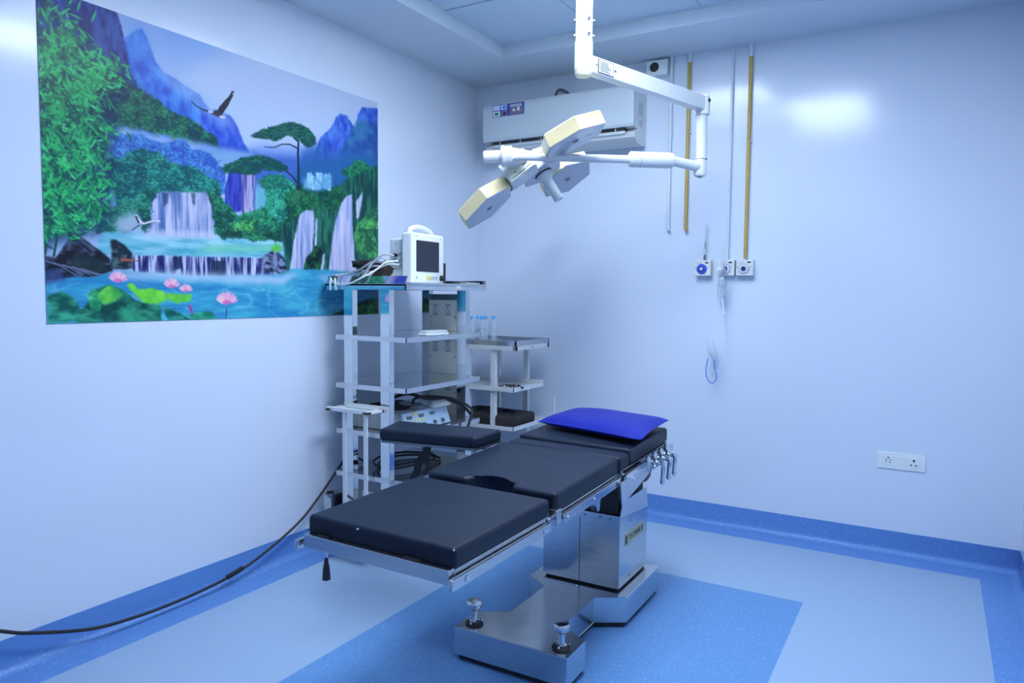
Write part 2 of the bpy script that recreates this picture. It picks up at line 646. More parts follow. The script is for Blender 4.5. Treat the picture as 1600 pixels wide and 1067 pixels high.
def line(pts, wd, col, a=0.9, taper=0.0):
    P = to_print(pts)
    for i in range(len(P) - 1):
        p, q_ = P[i], P[i + 1]
        n = max(2, int(np.hypot(*(q_ - p)) / 1.0))
        for k in range(n):
            t = k / n
            s = (i + t) / (len(P) - 1)
            c = p + (q_ - p) * t
            leaf(c[0], c[1], wd * (1 - taper * s) + 0.6, wd * (1 - taper * s) + 0.6, 0, col, a)


def blobs(pts, n, rad, dark, light, seed, a=0.9, flat=0.7):
    """tree crowns: many small lit blobs inside a region"""
    rg = np.random.default_rng(seed)
    mk = poly(pts, 14, 1)
    P = to_print(pts)
    x0, y0 = P.min(0)
    x1, y1 = P.max(0)
    put(mk, mixc(dark, light, con(N2, 4, 0.56) * 0.6 + con(N3, 4, 0.58) * 0.4), 0.95)
    for _ in range(n):
        x, y = rg.uniform(x0, x1), rg.uniform(y0, y1)
        if not (0 <= int(x) < NX and 0 <= int(y) < NY) or mk[int(y), int(x)] < 0.5:
            continue
        r = rad * rg.uniform(0.5, 1.2)
        t = rg.random()
        leaf(x + 1, y + r * 0.6, r, r * flat, 0, [d * 0.8 for d in dark], 0.30)
        cc = [d + (l - d) * t for d, l in zip(dark, light)]
        for _k in range(3):
            leaf(x + rg.normal(0, r * 0.5), y + rg.normal(0, r * 0.35), r * rg.uniform(0.3, 0.7), r * flat * rg.uniform(0.25, 0.6), rg.uniform(-0.7, 0.7), cc, a * 0.6)
    for _ in range(n * 3):
        x, y = rg.uniform(x0, x1), rg.uniform(y0, y1)
        if not (0 <= int(x) < NX and 0 <= int(y) < NY) or mk[int(y), int(x)] < 0.5 or N2[int(y), int(x)] < 0.47:
            continue
        leaf(x, y, rg.uniform(1.5, 3.5), 1.0, rg.uniform(-0.9, 0.9), [min(255, c_ * 1.15 + 12) for c_ in light], 0.55)


def falls(pts, seed, base=(178, 190, 245), shade=(70, 110, 185), dens=0.5):
    st = fbm(4.5, 90, seed, 3)
    st = 0.55 * st + 0.45 * fbm(14, 120, seed + 5, 2)
    put(poly(pts, 5, 1), mixc(shade, base, con(st, 3.2, 0.40)), 0.97)
    put(poly(pts, 5, 3) * con(fbm(9, 50, seed + 9, 2), 5, 0.62), (206, 214, 250), 0.5)


# sky and mist
IMG[:] = mixc((126, 168, 240), (160, 190, 242), con(N1, 1.2) * 0.4 + vgrad(20, 200) * 0.7)
put(poly([(300, 80), (600, 130), (600, 230), (330, 230), (270, 140)], 30, 22), (176, 201, 243), 0.85)
put(poly([(185, 20), (340, 75), (300, 110), (230, 60)], 20, 16), (120, 170, 245), 0.6)
# far mountains
blue = lambda d, l: mixc(d, l, con(fbm(14, 26, 31), 2.5))
put(poly([(195, 60), (208, 50), (220, 45), (228, 58), (236, 80), (243, 98), (255, 113), (280, 128), (310, 148), (335, 180), (350, 205), (350, 240), (180, 240), (180, 80)], 5, 1), blue((38, 84, 205), (72, 140, 240)))
put(poly([(200, 45), (222, 45), (236, 80), (215, 95), (196, 80)], 12, 8), (78, 150, 245), 0.55)
put(poly([(318, 180), (335, 172), (360, 182), (372, 200), (380, 222), (392, 240), (320, 240), (310, 200)], 5, 1), blue((40, 70, 205), (74, 120, 230)))
put(poly([(488, 262), (492, 238), (500, 216), (516, 200), (524, 184), (532, 178), (542, 181), (550, 196), (556, 202), (558, 180), (566, 168), (600, 172), (600, 290), (488, 290)], 5, 1), blue((44, 74, 200), (80, 132, 236)))
put(poly([(557, 190), (570, 188), (600, 196), (600, 250), (535, 262), (530, 240)], 8, 3), mixc((30, 75, 150), (50, 120, 170), con(N2)), 0.75)
put(poly([(372, 232), (500, 236), (500, 300), (372, 290)], 16, 8), (50, 92, 190), 0.9)
put(poly([(400, 225), (470, 232), (470, 245), (400, 244)], 10, 6), (140, 170, 240), 0.6)
put(poly([(470, 250), (600, 245), (600, 330), (440, 330)], 14, 6), (30, 92, 150), 0.9)
# dark cliff upper left
put(poly([(40, -60), (100, -60), (150, -12), (182, 20), (190, 42), (196, 75), (204, 112), (216, 140), (232, 170), (215, 200), (40, 200)], 6, 1), mixc((22, 36, 118), (52, 84, 175), con(fbm(9, 26, 41), 3)))
put(poly([(40, 60), (140, 60), (205, 125), (240, 165), (240, 205), (40, 215)], 24, 10), mixc((16, 60, 90), (34, 100, 130), con(N2)), 0.7)
put(poly([(235, 100), (330, 150), (380, 210), (345, 195), (280, 150)], 16, 8), (150, 188, 242), 0.55)
put(poly([(480, 215), (520, 235), (600, 250), (600, 285), (470, 280)], 14, 9), (40, 96, 175), 0.6)
# forest slope and river in the mist
blobs([(172, 130), (196, 126), (215, 142), (236, 150), (262, 172), (290, 184), (312, 196), (336, 216), (345, 232), (300, 226), (240, 208), (170, 190)], 260, 7, (12, 62, 78), (34, 140, 92), 51)
put(poly([(182, 196), (230, 208), (290, 220), (350, 234), (398, 240), (372, 256), (320, 244), (250, 228), (182, 214)], 8, 4), (150, 186, 236), 0.85)
put(poly([(300, 224), (385, 238), (400, 258), (350, 262), (318, 246)], 10, 6), (96, 150, 215), 0.6)
blobs([(172, 212), (215, 210), (250, 224), (282, 218), (300, 232), (330, 244), (352, 266), (352, 305), (170, 290)], 340, 8, (44, 88, 200), (78, 152, 214), 52)
blobs([(166, 250), (200, 240), (222, 232), (245, 236), (262, 254), (300, 262), (340, 282), (348, 305), (250, 306), (215, 318), (166, 320)], 420, 7, (14, 80, 98), (44, 160, 140), 53)
# stone tower with shrubs
put(poly([(350, 335), (352, 290), (358, 268), (372, 266), (380, 270), (378, 330)], 2, 1), mixc((36, 46, 160), (60, 80, 200), con(fbm(5, 30, 61))))
put(poly([(377, 272), (386, 268), (399, 276), (399, 336), (377, 336)], 2, 1), mixc((78, 84, 170), (168, 172, 226), con(fbm(4, 46, 62, 2), 4)))
put(poly([(398, 290), (440, 300), (470, 340), (440, 372), (400, 350)], 12, 6), (84, 170, 205), 0.85)
blobs([(338, 300), (350, 315), (372, 338), (398, 330), (420, 318), (440, 340), (440, 370), (400, 376), (345, 372), (333, 330)], 380, 6, (10, 70, 74), (46, 160, 110), 54)
blobs([(362, 348), (395, 340), (402, 362), (380, 374), (360, 370)], 80, 5, (26, 100, 70), (86, 190, 110), 64)
# right cliffs
put(poly([(436, 300), (470, 288), (500, 300), (530, 290), (560, 262), (600, 258), (600, 440), (436, 440)], 6, 2), mixc((10, 58, 66), (34, 112, 92), con(fbm(7, 30, 71), 3)), 0.97)
blobs([(410, 285), (440, 272), (462, 292), (460, 330), (440, 350), (416, 330)], 180, 6, (14, 100, 96), (58, 178, 150), 55)
blobs([(446, 300), (470, 296), (500, 308), (512, 292), (530, 292), (545, 310), (520, 330), (500, 326), (470, 332), (446, 350)], 240, 6, (10, 66, 66), (38, 138, 82), 56)
put(poly([(472, 278), (505, 272), (520, 290), (500, 298), (474, 296)], 6, 3), (74, 148, 214), 0.8)
falls([(468, 335), (478, 329), (489, 330), (490, 360), (488, 398), (482, 422), (452, 422), (458, 380)], 81)
falls([(492, 342), (496, 342), (495, 384), (491, 386)], 82)
falls([(533, 318), (541, 306), (550, 303), (550, 350), (553, 390), (558, 432), (512, 432), (518, 380), (524, 345)], 83, (186, 194, 246), (120, 150, 225))
falls([(556, 315), (566, 300), (566, 310), (560, 340), (556, 342)], 84)
falls([(504, 398), (508, 396), (504, 424), (500, 424)], 85)
# pale trees in the mist
for x0 in (478, 492, 506):
    blobs([(x0, 272), (x0 + 10, 270), (x0 + 12, 296), (x0 - 2, 296)], 22, 5, (96, 164, 220), (150, 200, 240), 57 + x0, 0.6, 0.4)
# mossy rock and tuft
put(poly([(474, 420), (478, 404), (488, 392), (500, 384), (504, 396), (500, 424), (484, 426)], 3, 1), mixc((8, 34, 48), (36, 110, 66), con(N3, 3, 0.55)))
# bright shrub on the right
blobs([(553, 372), (556, 350), (570, 338), (585, 326), (600, 322), (600, 410), (575, 402), (556, 396)], 170, 5, (24, 92, 74), (92, 196, 110), 58)
line([(600, 396), (580, 378), (566, 358)], 1.0, (14, 50, 56)); line([(592, 392), (585, 360), (590, 340)], 0.9, (14, 50, 56))
# little pine on the right cliff
blobs([(530, 268), (548, 258), (560, 250), (572, 256), (576, 266), (560, 272), (545, 276)], 60, 5, (14, 84, 76), (40, 150, 96), 59)
line([(570, 282), (566, 272), (560, 266)], 1.2, (20, 40, 60))
# big pine
rgp = np.random.default_rng(91)


def needles(pts, n, dark, light):
    mk = poly(pts, 7, 1)
    P = to_print(pts)
    put(mk, dark, 0.8)
    for _ in range(n):
        x, y = rgp.uniform(P[:, 0].min(), P[:, 0].max()), rgp.uniform(P[:, 1].min(), P[:, 1].max())
        if not (0 <= int(x) < NX and 0 <= int(y) < NY) or mk[int(y), int(x)] < 0.4:
            continue
        t = rgp.random() ** 1.6
        leaf(x, y, rgp.uniform(4, 9), 1.6, rgp.uniform(-0.5, 0.35), [d + (l - d) * t for d, l in zip(dark, light)], 0.9)


line([(466, 300), (466, 270), (465, 240), (466, 222), (458, 215)], 3.2, (24, 44, 78), 1.0, 0.35)
line([(464, 286), (456, 276), (445, 266), (430, 258), (412, 252)], 2.2, (24, 44, 78), 1.0, 0.6)
line([(464, 232), (452, 226), (440, 226), (428, 231), (412, 230)], 1.5, (30, 52, 92), 1.0, 0.6)
line([(470, 295), (462, 310), (458, 330)], 3.0, (20, 70, 60), 0.8)
put(poly([(455, 312), (462, 296), (471, 300), (468, 312), (460, 322)], 2, 1), (46, 116, 88), 0.9)
needles([(391, 212), (402, 206), (420, 200), (436, 194), (452, 191), (470, 195), (484, 204), (493, 214), (493, 226), (480, 232), (472, 226), (460, 214), (444, 213), (430, 221), (412, 217), (398, 216)], 330, (10, 62, 66), (40, 138, 92))
needles([(345, 262), (360, 254), (380, 248), (400, 242), (416, 246), (436, 252), (450, 262), (438, 270), (410, 264), (398, 274), (370, 272), (352, 270)], 300, (10, 66, 70), (36, 132, 92))
needles([(402, 284), (420, 272), (440, 276), (434, 292), (416, 300)], 130, (16, 92, 92), (50, 160, 120))
# upper pool, left falls
put(poly([(160, 352), (240, 350), (345, 362), (440, 376), (445, 402), (300, 404), (200, 400), (150, 398)], 5, 2), mixc((70, 165, 205), (150, 214, 242), con(fbm(60, 9, 101), 2.2)), 0.97)
put(poly([(330, 384), (425, 384), (420, 394), (300, 394)], 6, 4), (110, 214, 170), 0.6)
blobs([(165, 322), (215, 314), (232, 330), (228, 352), (200, 362), (150, 362), (150, 340)], 120, 6, (20, 84, 96), (52, 150, 120), 65)
falls([(232, 303), (262, 300), (300, 301), (328, 301), (333, 318), (336, 370), (300, 372), (226, 366), (230, 330)], 86, (184, 196, 246), (60, 100, 175))
put(poly([(180, 344), (205, 332), (222, 338), (232, 352), (230, 366), (180, 364)], 8, 5), (176, 198, 244), 0.8)
put(poly([(168, 300), (178, 298), (182, 320), (176, 326)], 3, 2), (120, 160, 236), 0.8)
put(poly([(228, 360), (338, 362), (338, 374), (226, 372)], 4, 3), (190, 206, 246), 0.7)
blobs([(222, 298), (240, 296), (244, 306), (236, 318), (232, 350), (222, 360), (216, 330)], 60, 6, (14, 74, 84), (44, 150, 118), 68)
blobs([(322, 300), (336, 296), (346, 310), (344, 366), (334, 366), (331, 330), (326, 312)], 70, 6, (10, 66, 74), (40, 146, 104), 69)
put(poly([(252, 302), (264, 301), (262, 318), (256, 324)], 3, 1), (40, 70, 110), 0.8)
put(poly([(298, 302), (306, 302), (304, 322), (300, 318)], 3, 1), (40, 70, 110), 0.7)
put(poly([(276, 303), (282, 303), (280, 345), (276, 330)], 3, 1), (70, 110, 170), 0.6)
# banks of the pool
blobs([(335, 360), (345, 372), (440, 378), (436, 366), (380, 360)], 60, 5, (12, 60, 62), (40, 130, 92), 66)
# low cascade
casc = fbm(5, 60, 111, 3)
put(poly([(204, 400), (260, 400), (350, 402), (420, 404), (428, 432), (300, 432), (205, 424)], 3, 1), mixc((24, 34, 104), (182, 200, 246), con(casc, 3.6, 0.50)))
put(poly([(268, 402), (284, 401), (284, 420), (272, 424)], 3, 1), (24, 40, 84), 0.85)
put(poly([(330, 408), (352, 408), (352, 432), (328, 432)], 3, 1), (24, 44, 80), 0.85)
put(poly([(408, 402), (428, 390), (446, 405), (448, 424), (438, 428), (412, 424)], 3, 1), mixc((24, 36, 70), (120, 140, 190), con(N3, 3.5)))
for k in range(34):
    an = -math.pi / 2 + rgp.uniform(-1.1, 1.1)
    c0 = to_print([(431, 396)])[0]
    leaf(c0[0] + math.cos(an) * 8, c0[1] + math.sin(an) * 11, 12, 1.6, an, (60 + rgp.uniform(0, 50), 170 + rgp.uniform(0, 40), 90), 0.9)
# front water
wat = mixc((34, 128, 196), (70, 178, 220), con(fbm(70, 12, 121), 2))
put(poly([(40, 434), (200, 424), (300, 434), (440, 428), (455, 420), (520, 422), (600, 432), (600, 520), (40, 530)], 3, 2), wat)
put(poly([(200, 424), (440, 430), (470, 426), (440, 446), (300, 440), (180, 436)], 8, 5), (172, 204, 244), 0.85)
put(poly([(490, 430), (560, 430), (570, 448), (520, 452)], 8, 5), (160, 196, 242), 0.75)
cw = fbm(90, 24, 131, 2)
ca = np.clip(1 - np.abs(cw - 0.5) * 40, 0, 1) * vgrad(435, 452)
ca2 = np.clip(1 - np.abs(fbm(80, 30, 132, 2) - 0.5) * 36, 0, 1) * vgrad(435, 452)
inw = poly([(70, 436), (600, 440), (600, 505), (70, 520)], 0, 3)
put(inw * np.maximum(ca, ca2 * 0.8), (124, 208, 236), 0.5)
# rocks on the left
rk = mixc((16, 22, 40), (70, 86, 120), con(fbm(12, 7, 141), 3, 0.6))
put(poly([(88, 402), (100, 384), (114, 363), (128, 372), (150, 388), (172, 404), (176, 424), (150, 432), (110, 434), (66, 440), (66, 400)], 3, 1), rk)
put(poly([(171, 376), (180, 375), (195, 384), (206, 396), (207, 420), (190, 422), (172, 420), (174, 396)], 3, 1), mixc((22, 40, 60), (72, 104, 116), con(N3, 3)))
put(poly([(116, 366), (122, 370), (152, 392), (144, 394)], 2, 1), (92, 112, 150), 0.7)
put(poly([(104, 404), (130, 398), (160, 408), (172, 424), (140, 426), (112, 416)], 4, 1), (30, 52, 62), 0.8)
for k in range(5):
    line([(70 + 14 * k, 408 + 3 * k), (95 + 14 * k, 416 + 3 * k), (118 + 12 * k, 430)], 0.9, (110, 130, 170), 0.45)
put(poly([(70, 424), (90, 418), (104, 440), (66, 446)], 4, 2), (60, 84, 150), 0.7)
# bamboo
put(poly([(40, 40), (110, 50), (160, 90), (196, 140), (180, 200), (176, 260), (168, 320), (150, 366), (110, 372), (40, 402)], 26, 9), mixc((12, 40, 88), (26, 104, 104), con(N2 * 0.6 + N3 * 0.4, 4, 0.54)), 0.9)
for st in ([(120, 260), (128, 210), (138, 160), (146, 110)], [(108, 370), (116, 300), (124, 240), (132, 200)], [(72, 230), (80, 160), (92, 90), (96, 40)], [(84, 400), (96, 330), (104, 290)], [(70, 398), (78, 340), (84, 300)], [(60, 300), (70, 240), (78, 190)]):
    line(st, 1.8, (14, 84, 78), 0.95, 0.4)
rgb_ = np.random.default_rng(151)
CL = [(75, 20, 26, 20), (110, 45, 26, 30), (92, 70, 34, 30), (80, 110, 30, 40), (125, 85, 34, 30), (150, 115, 40, 30), (168, 130, 24, 24), (110, 140, 40, 36), (78, 170, 28, 40), (130, 165, 34, 26), (160, 205, 30, 16), (100, 205, 44, 34), (80, 245, 30, 40), (130, 240, 40, 26), (100, 280, 40, 30), (150, 285, 30, 22), (80, 310, 26, 30), (125, 320, 36, 26), (105, 350, 34, 24), (72, 360, 12, 26), (150, 330, 20, 16)]
for cx, cy, rx, ry in CL:
    for _ in range(int(rx * ry * (0.10 if cy > 100 else 0.055))):
        x, y = cx + rgb_.normal(0, rx * 0.5), cy + rgb_.normal(0, ry * 0.5)
        if x < 52:
            continue
        c = to_print([(x, y)])[0]
        t = rgb_.random() ** 1.3 if N2[min(NY - 1, max(0, int(c[1]))), min(NX - 1, max(0, int(c[0])))] < 0.5 else rgb_.random() ** 0.5
        an = rgb_.choice([0.6, 1.0, 2.4, 2.0, 0.2]) + rgb_.normal(0, 0.35)
        col = [8 + 34 * t, 66 + 128 * t, 76 + 34 * t] if rgb_.random() < 0.88 else [64, 208, 132]
        leaf(c[0], c[1], rgb_.uniform(6, 14), rgb_.uniform(1.5, 3.2), an, col, 0.85)
# lotus leaves and flowers
for pts, d, l in (([(74, 462), (95, 456), (118, 466), (126, 482), (120, 502), (74, 506)], (10, 86, 84), (60, 176, 150)),
                  ([(120, 490), (140, 470), (150, 452), (170, 446), (196, 454), (210, 470), (250, 478), (252, 502), (120, 505)], (8, 70, 72), (52, 160, 130)),
                  ([(136, 462), (146, 450), (160, 462), (156, 486), (140, 482)], (20, 130, 96), (90, 210, 150)),
                  ([(252, 478), (276, 486), (300, 498), (262, 501)], (10, 90, 90), (60, 170, 160)),
                  ([(295, 490), (330, 486), (340, 498), (300, 500)], (20, 120, 110), (60, 180, 140))):
    put(poly(pts, 6, 1), mixc(d, l, con(fbm(26, 14, 161 + pts[0][0]), 2.6)))
put(poly([(150, 462), (168, 447), (186, 452), (190, 464), (176, 474), (160, 476)], 5, 1), mixc((40, 150, 80), (120, 228, 90), con(N2, 2)))
put(poly([(198, 446), (206, 442), (214, 452), (236, 450), (256, 456), (262, 468), (244, 476), (224, 474), (210, 460)], 4, 1), mixc((90, 206, 70), (140, 238, 84), con(N2, 2)))
put(poly([(256, 458), (280, 460), (300, 460), (298, 470), (276, 474), (262, 468)], 4, 1), mixc((84, 196, 72), (130, 232, 88), con(N2, 2)))
for fx, fy, s in ((184, 438, 13), (268, 447, 12), (290, 454, 10), (354, 472, 17)):
    for k in range(15):
        an = -math.pi * (k + 0.5) / 15
        c = to_print([(fx + math.cos(an) * s * 0.55, fy + math.sin(an) * s * 0.42)])[0]
        tt = rgp.random()
        leaf(c[0], c[1], s * 0.85, s * 0.24, an * 0.9, (214 + 24 * tt, 150 + 60 * tt, 222), 0.92)
    c = to_print([(fx, fy)])[0]
    leaf(c[0], c[1] + 1, s * 0.7, s * 0.35, 0, (206, 110, 196), 0.85)
line([(354, 482), (352, 500)], 0.9, (20, 90, 90)); line([(296, 478), (300, 490)], 2.4, (150, 70, 150), 0.9)
# shadowed bank at the right lower corner
put(poly([(500, 500), (540, 482), (560, 470), (600, 462), (600, 505), (500, 505)], 6, 2), mixc((14, 40, 54), (50, 110, 70), con(N2, 3)))
put(poly([(536, 470), (570, 448), (600, 446), (600, 466)], 10, 5), (60, 90, 140), 0.7)
blobs([(556, 484), (572, 474), (590, 478), (592, 494), (560, 496)], 50, 5, (26, 80, 60), (84, 160, 90), 67)
# birds
for wing in ([(336, 182), (342, 168), (352, 156), (362, 146), (364, 150), (356, 166), (348, 178)],):
    put(poly(wing, 1, 0), (34, 44, 62))
line([(362, 147), (366, 143)], 0.9, (34, 44, 62)); line([(360, 148), (363, 142)], 0.9, (34, 44, 62))
put(poly([(328, 178), (338, 172), (348, 180), (342, 184)], 1, 0), (50, 58, 76))
line([(344, 183), (351, 184)], 2.2, (196, 206, 240)); line([(326, 175), (316, 172), (306, 166), (298, 158)], 1.6, (44, 58, 80), 0.95, 0.5); line([(326, 175), (332, 176)], 1.8, (190, 200, 238))
line([(224, 350), (216, 344), (212, 336)], 1.6, (210, 220, 250)); line([(216, 348), (212, 338)], 1.4, (30, 40, 60)); line([(224, 350), (238, 346), (250, 346)], 1.3, (200, 212, 248)); line([(218, 352), (206, 360)], 0.8, (60, 80, 120))
line([(190, 406), (204, 407)], 2.2, (160, 84, 70)); line([(204, 407), (216, 408)], 0.8, (150, 96, 90))


def srgb2lin(a):
    return np.where(a <= 0.04045, a / 12.92, ((a + 0.055) / 1.055) ** 2.4)


INK = np.clip(srgb2lin(np.clip(IMG, 0, 1)) / PRINT_LIGHT, 0.004, 0.92)


def make_print():
    """flat print sheet: a fine grid carrying the ink colours, with a back and edges"""
    xs = np.linspace(MY0, MY1, NX + 1)
    zs = np.linspace(MZ1, MZ0, NY + 1)
    yy, zz = np.meshgrid(xs, zs)
    n = (NX + 1) * (NY + 1)
    co = np.zeros((n + 4, 3), np.float32)
    co[:n, 0] = 0.0035
    co[:n, 1] = yy.ravel()
    co[:n, 2] = zz.ravel()
    co[n:] = [(0.0003, MY0, MZ1), (0.0003, MY1, MZ1), (0.0003, MY1, MZ0), (0.0003, MY0, MZ0)]
    i = np.arange(NY)[:, None] * (NX + 1) + np.arange(NX)[None]
    f = np.stack([i, i + NX + 1, i + NX + 2, i + 1], -1).reshape(-1, 4)
    c = [0, NX, n - 1, n - 1 - NX]
    side = []
    for k in range(4):
        side.append((c[k], c[(k + 1) % 4], n + (k + 1) % 4, n + k))
    side.append((n, n + 1, n + 2, n + 3))
    f = np.concatenate([f, np.array(side)]).astype(np.int32)
    me = bpy.data.meshes.new('wall_print')
    me.vertices.add(len(co)); me.vertices.foreach_set('co', co.ravel())
    me.loops.add(f.size); me.loops.foreach_set('vertex_index', f.ravel())
    me.polygons.add(len(f)); me.polygons.foreach_set('loop_start', np.arange(len(f), dtype=np.int32) * 4)
    me.update(calc_edges=True)
    pix = np.zeros((n + 4, 4), np.float32)
    pix[:, 3] = 1
    pad = np.pad(INK, ((0, 1), (0, 1), (0, 0)), mode='edge')
    pix[:n, :3] = pad.reshape(-1, 3)
    pix[n:, :3] = 0.6
    at = me.color_attributes.new('ink', 'FLOAT_COLOR', 'POINT')
    at.data.foreach_set('color', pix.ravel())
    mt = bpy.data.materials.new('glossy_print')
    mt.use_nodes = True
    nt = mt.node_tree
    bs = nt.nodes['Principled BSDF']
    bs.inputs['Roughness'].default_value = 0.35
    bs.inputs['Specular IOR Level'].default_value = 0.2
    a = nt.nodes.new('ShaderNodeVertexColor')
    a.layer_name = 'ink'
    nt.links.new(a.outputs[0], bs.inputs['Base Color'])
    me.materials.append(mt)
    o = bpy.data.objects.new('wall_print', me)
    COL.objects.link(o)
    return tag(o, 'large landscape print of waterfalls, bamboo and pine on the left wall', 'wall print')


make_print()

# ------------------------------------------------------------------ operating table
tbl = thing('operating_table', 'steel operating table with black padded sections in the middle of the floor', 'operating table', (1.529, -1.42, 0), 0.006)
TOPM = Matrix.Translation((-0.012, 0, 0.72)) @ Matrix.Rotation(0.0125, 4, 'Y') @ Matrix.Translation((0, 0, -0.72))


def top(o, pitch=0.0, y0=0.0):
    M = TOPM
    if pitch:
        M = M @ Matrix.Translation((0, y0, 0.73)) @ Matrix.Rotation(pitch, 4, 'X') @ Matrix.Translation((0, -y0, -0.73))
    o.matrix_local = M
    return o


# base: front crossbar, neck and winged rear
BZ = 0.127
base_poly = [(-0.230, -0.705), (0.234, -0.705), (0.234, -0.553), (0.180, -0.530), (0.110, -0.490), (0.110, -0.200), (0.228, -0.135),
             (0.228, 0.27), (-0.228, 0.27), (-0.228, -0.135), (-0.110, -0.200), (-0.110, -0.490), (-0.180, -0.530), (-0.230, -0.553)]
base = B().prism(base_poly, 0.022, BZ, bevel=0.004).build('base', STEEL, tbl, smooth=30)
sk = [(x * 0.94, y * 0.985 + (0.004 if y < -0.6 else 0)) for x, y in base_poly]
B().prism(sk, 0.0, 0.024).build('base_skirt', RUBBER, tbl, smooth=0)
for x in (-0.178, 0.184):
    kb = B().lathe((x, -0.648, BZ), [(0.034, -0.001), (0.034, 0.006), (0.028, 0.010), (0.026, 0.010)]).build('foot_collar', RUBBER, tbl)
    kn = B().lathe((x, -0.648, BZ), [(0.020, 0.006), (0.020, 0.014), (0.012, 0.018), (0.012, 0.052), (0.018, 0.060), (0.028, 0.066), (0.030, 0.072), (0.030, 0.084), (0.026, 0.090), (0.004, 0.092)]).build('leveling_knob', DSTEEL if False else STEEL, tbl)
    sb_ = B()
    for a in (0.6, 2.7, 4.8):
        sb_.lathe((x + 0.027 * math.cos(a), -0.648 + 0.027 * math.sin(a), BZ + 0.010), [(0.004, -0.001), (0.004, 0.003), (0.002, 0.005)], seg=10)
    sb_.build('collar_screws', CHROME, kb)
B().lathe((0.0, -0.125, BZ), [(0.005, 0), (0.004, 0.003), (0.001, 0.004)], seg=10).build('screw', CHROME, tbl)

# column shrouds
CW, CF, CB = 0.177, -0.098, 0.235
B().span((-CW + 0.01, CF + 0.012, BZ), (CW - 0.01, CB, 0.142)).build('column_gap_shade', RUBBER, tbl, smooth=0)  # black block stands in for the shaded gap under the column
B().span((-CW, CF, 0.136), (-0.004, CB, 0.56), bevel=0.002).build('column_shroud', STEEL, tbl)
B().span((-0.002, CF, 0.136), (CW, CB, 0.446), bevel=0.002).build('column_shroud', STEEL, tbl)
B().span((-0.004, CF - 0.004, 0.417), (CW + 0.002, CF + 0.02, 0.446), bevel=0.001).build('shroud_band', STEEL, tbl)
cp_ = B()
for x in (0.02, 0.09, 0.135):
    cp_.lathe((x, CF - 0.004, 0.431), [(0.006, 0), (0.005, 0.003), (0.002, 0.004)], axis=(0, -1, 0), seg=12)
for z in (0.40, 0.16):
    cp_.lathe((CW, 0.02, z), [(0.004, 0), (0.003, 0.003)], axis=(1, 0, 0), seg=10)
cp_.build('band_screws', DSTEEL, tbl)
# raised collar plate on the right face, sloped
g = B()
yz = [(-0.10, 0.440), (0.235, 0.405), (0.215, 0.500), (-0.07, 0.500)]
g.prism(yz, CW - 0.002, CW + 0.003, M=Matrix(((0, 0, 1, 0), (1, 0, 0, 0), (0, 1, 0, 0), (0, 0, 0, 1))))
g.build('collar_plate', mat('satin_steel', (0.72, 0.75, 0.78), rough=0.38, metal=0.9, noise=0.05, nscale=10), tbl, smooth=0)
SATIN = MATS['satin_steel']
B().span((0.0, -0.082, 0.43), (0.166, 0.222, 0.61), bevel=0.02).build('bellows_boot', RUBBER, tbl)
B().span((-0.10, -0.06, 0.56), (0.12, 0.24, 0.648), bevel=0.006).build('head_block', DSTEEL, tbl)
pl_ = B().span((CW, -0.035, 0.300), (CW + 0.0015, 0.185, 0.352)).build('name_plate', PLATE, tbl, smooth=0)
MX = Matrix(((0, 0, 1, CW + 0.0018), (1, 0, 0, 0.092), (0, 1, 0, 0.326), (0, 0, 0, 1)))
lettering('TECHNICA', 0.036, BLACK, pl_, MX)
B().span((CW + 0.0015, -0.024, 0.308), (CW + 0.0025, -0.012, 0.344)).span((CW + 0.0015, -0.030, 0.308), (CW + 0.0025, -0.027, 0.344)).build('emblem', BLACK, pl_, smooth=0)

A_ = 0.255


def pad(poly_, z0, z1, name, bev=0.016):
    return B().prism(poly_, z0, z1, bevel=bev, seg=4).build(name, VINYLB, tbl, smooth=60)


def rect(x0, x1, y0, y1):
    return [(x0, y0), (x1, y0), (x1, y1), (x0, y1)]


# leg section
lm_ = top(pad(rect(-A_, A_, -1.392, -0.867), 0.664, 0.7215, 'leg_mattress', 0.013))
pp = B()
for zz_ in (0.676,):
    pp.span((-A_ - 0.0006, -1.3926, zz_), (A_ + 0.0006, -1.391, zz_ + 0.0012))
pp.build('seam', VINYLB, lm_, smooth=0)
top(B().span((-0.250, -1.412, 0.632), (0.252, -1.386, 0.672), bevel=0.003).build('leg_front_bar', STEEL, tbl))
for s in (-1, 1):
    top(B().span((s * 0.238, -1.388, 0.640), (s * 0.254, -0.875, 0.668), bevel=0.002).build('leg_frame_side', STEEL, tbl))
    top(B().span((s * 0.258, -1.425, 0.624), (s * 0.272, -0.885, 0.654), bevel=0.003).build('side_rail', STEEL, tbl))
    top(B().cyl((s * 0.250, -0.885, 0.657), (s * 0.250, -0.80, 0.657), 0.009, 14).build('hinge_pin', CHROME, tbl))
    top(B().span((s * 0.240, -0.850, 0.632), (s * 0.272, -0.815, 0.682), bevel=0.004).build('hinge_block', STEEL, tbl))
    bb_ = B()
    for y in (-1.36, -0.93):
        bb_.lathe((s * 0.272, y, 0.639), [(0.010, -0.001), (0.010, 0.002), (0.006, 0.0025), (0.006, 0.005), (0.002, 0.005)], axis=(s, 0, 0), seg=14)
    top(bb_.build('rail_bolts', CHROME, tbl))
top(B().span((-0.242, -1.388, 0.652), (0.242, -0.88, 0.660)).build('leg_plate', DSTEEL, tbl, smooth=0))
for x0, x1 in ((-0.205, -0.165), (0.10, 0.155)):
    top(B().span((x0, -1.408, 0.6715), (x1, -1.38, 0.6755), bevel=0.001).build('hook_strip', BLACK, tbl))
st_ = B().sphere((-0.065, -1.3925, 0.7135), 0.004, 8).sphere((A_ - 0.006, -1.387, 0.716), 0.003, 8)
top(st_.build('stud', CHROME, tbl))
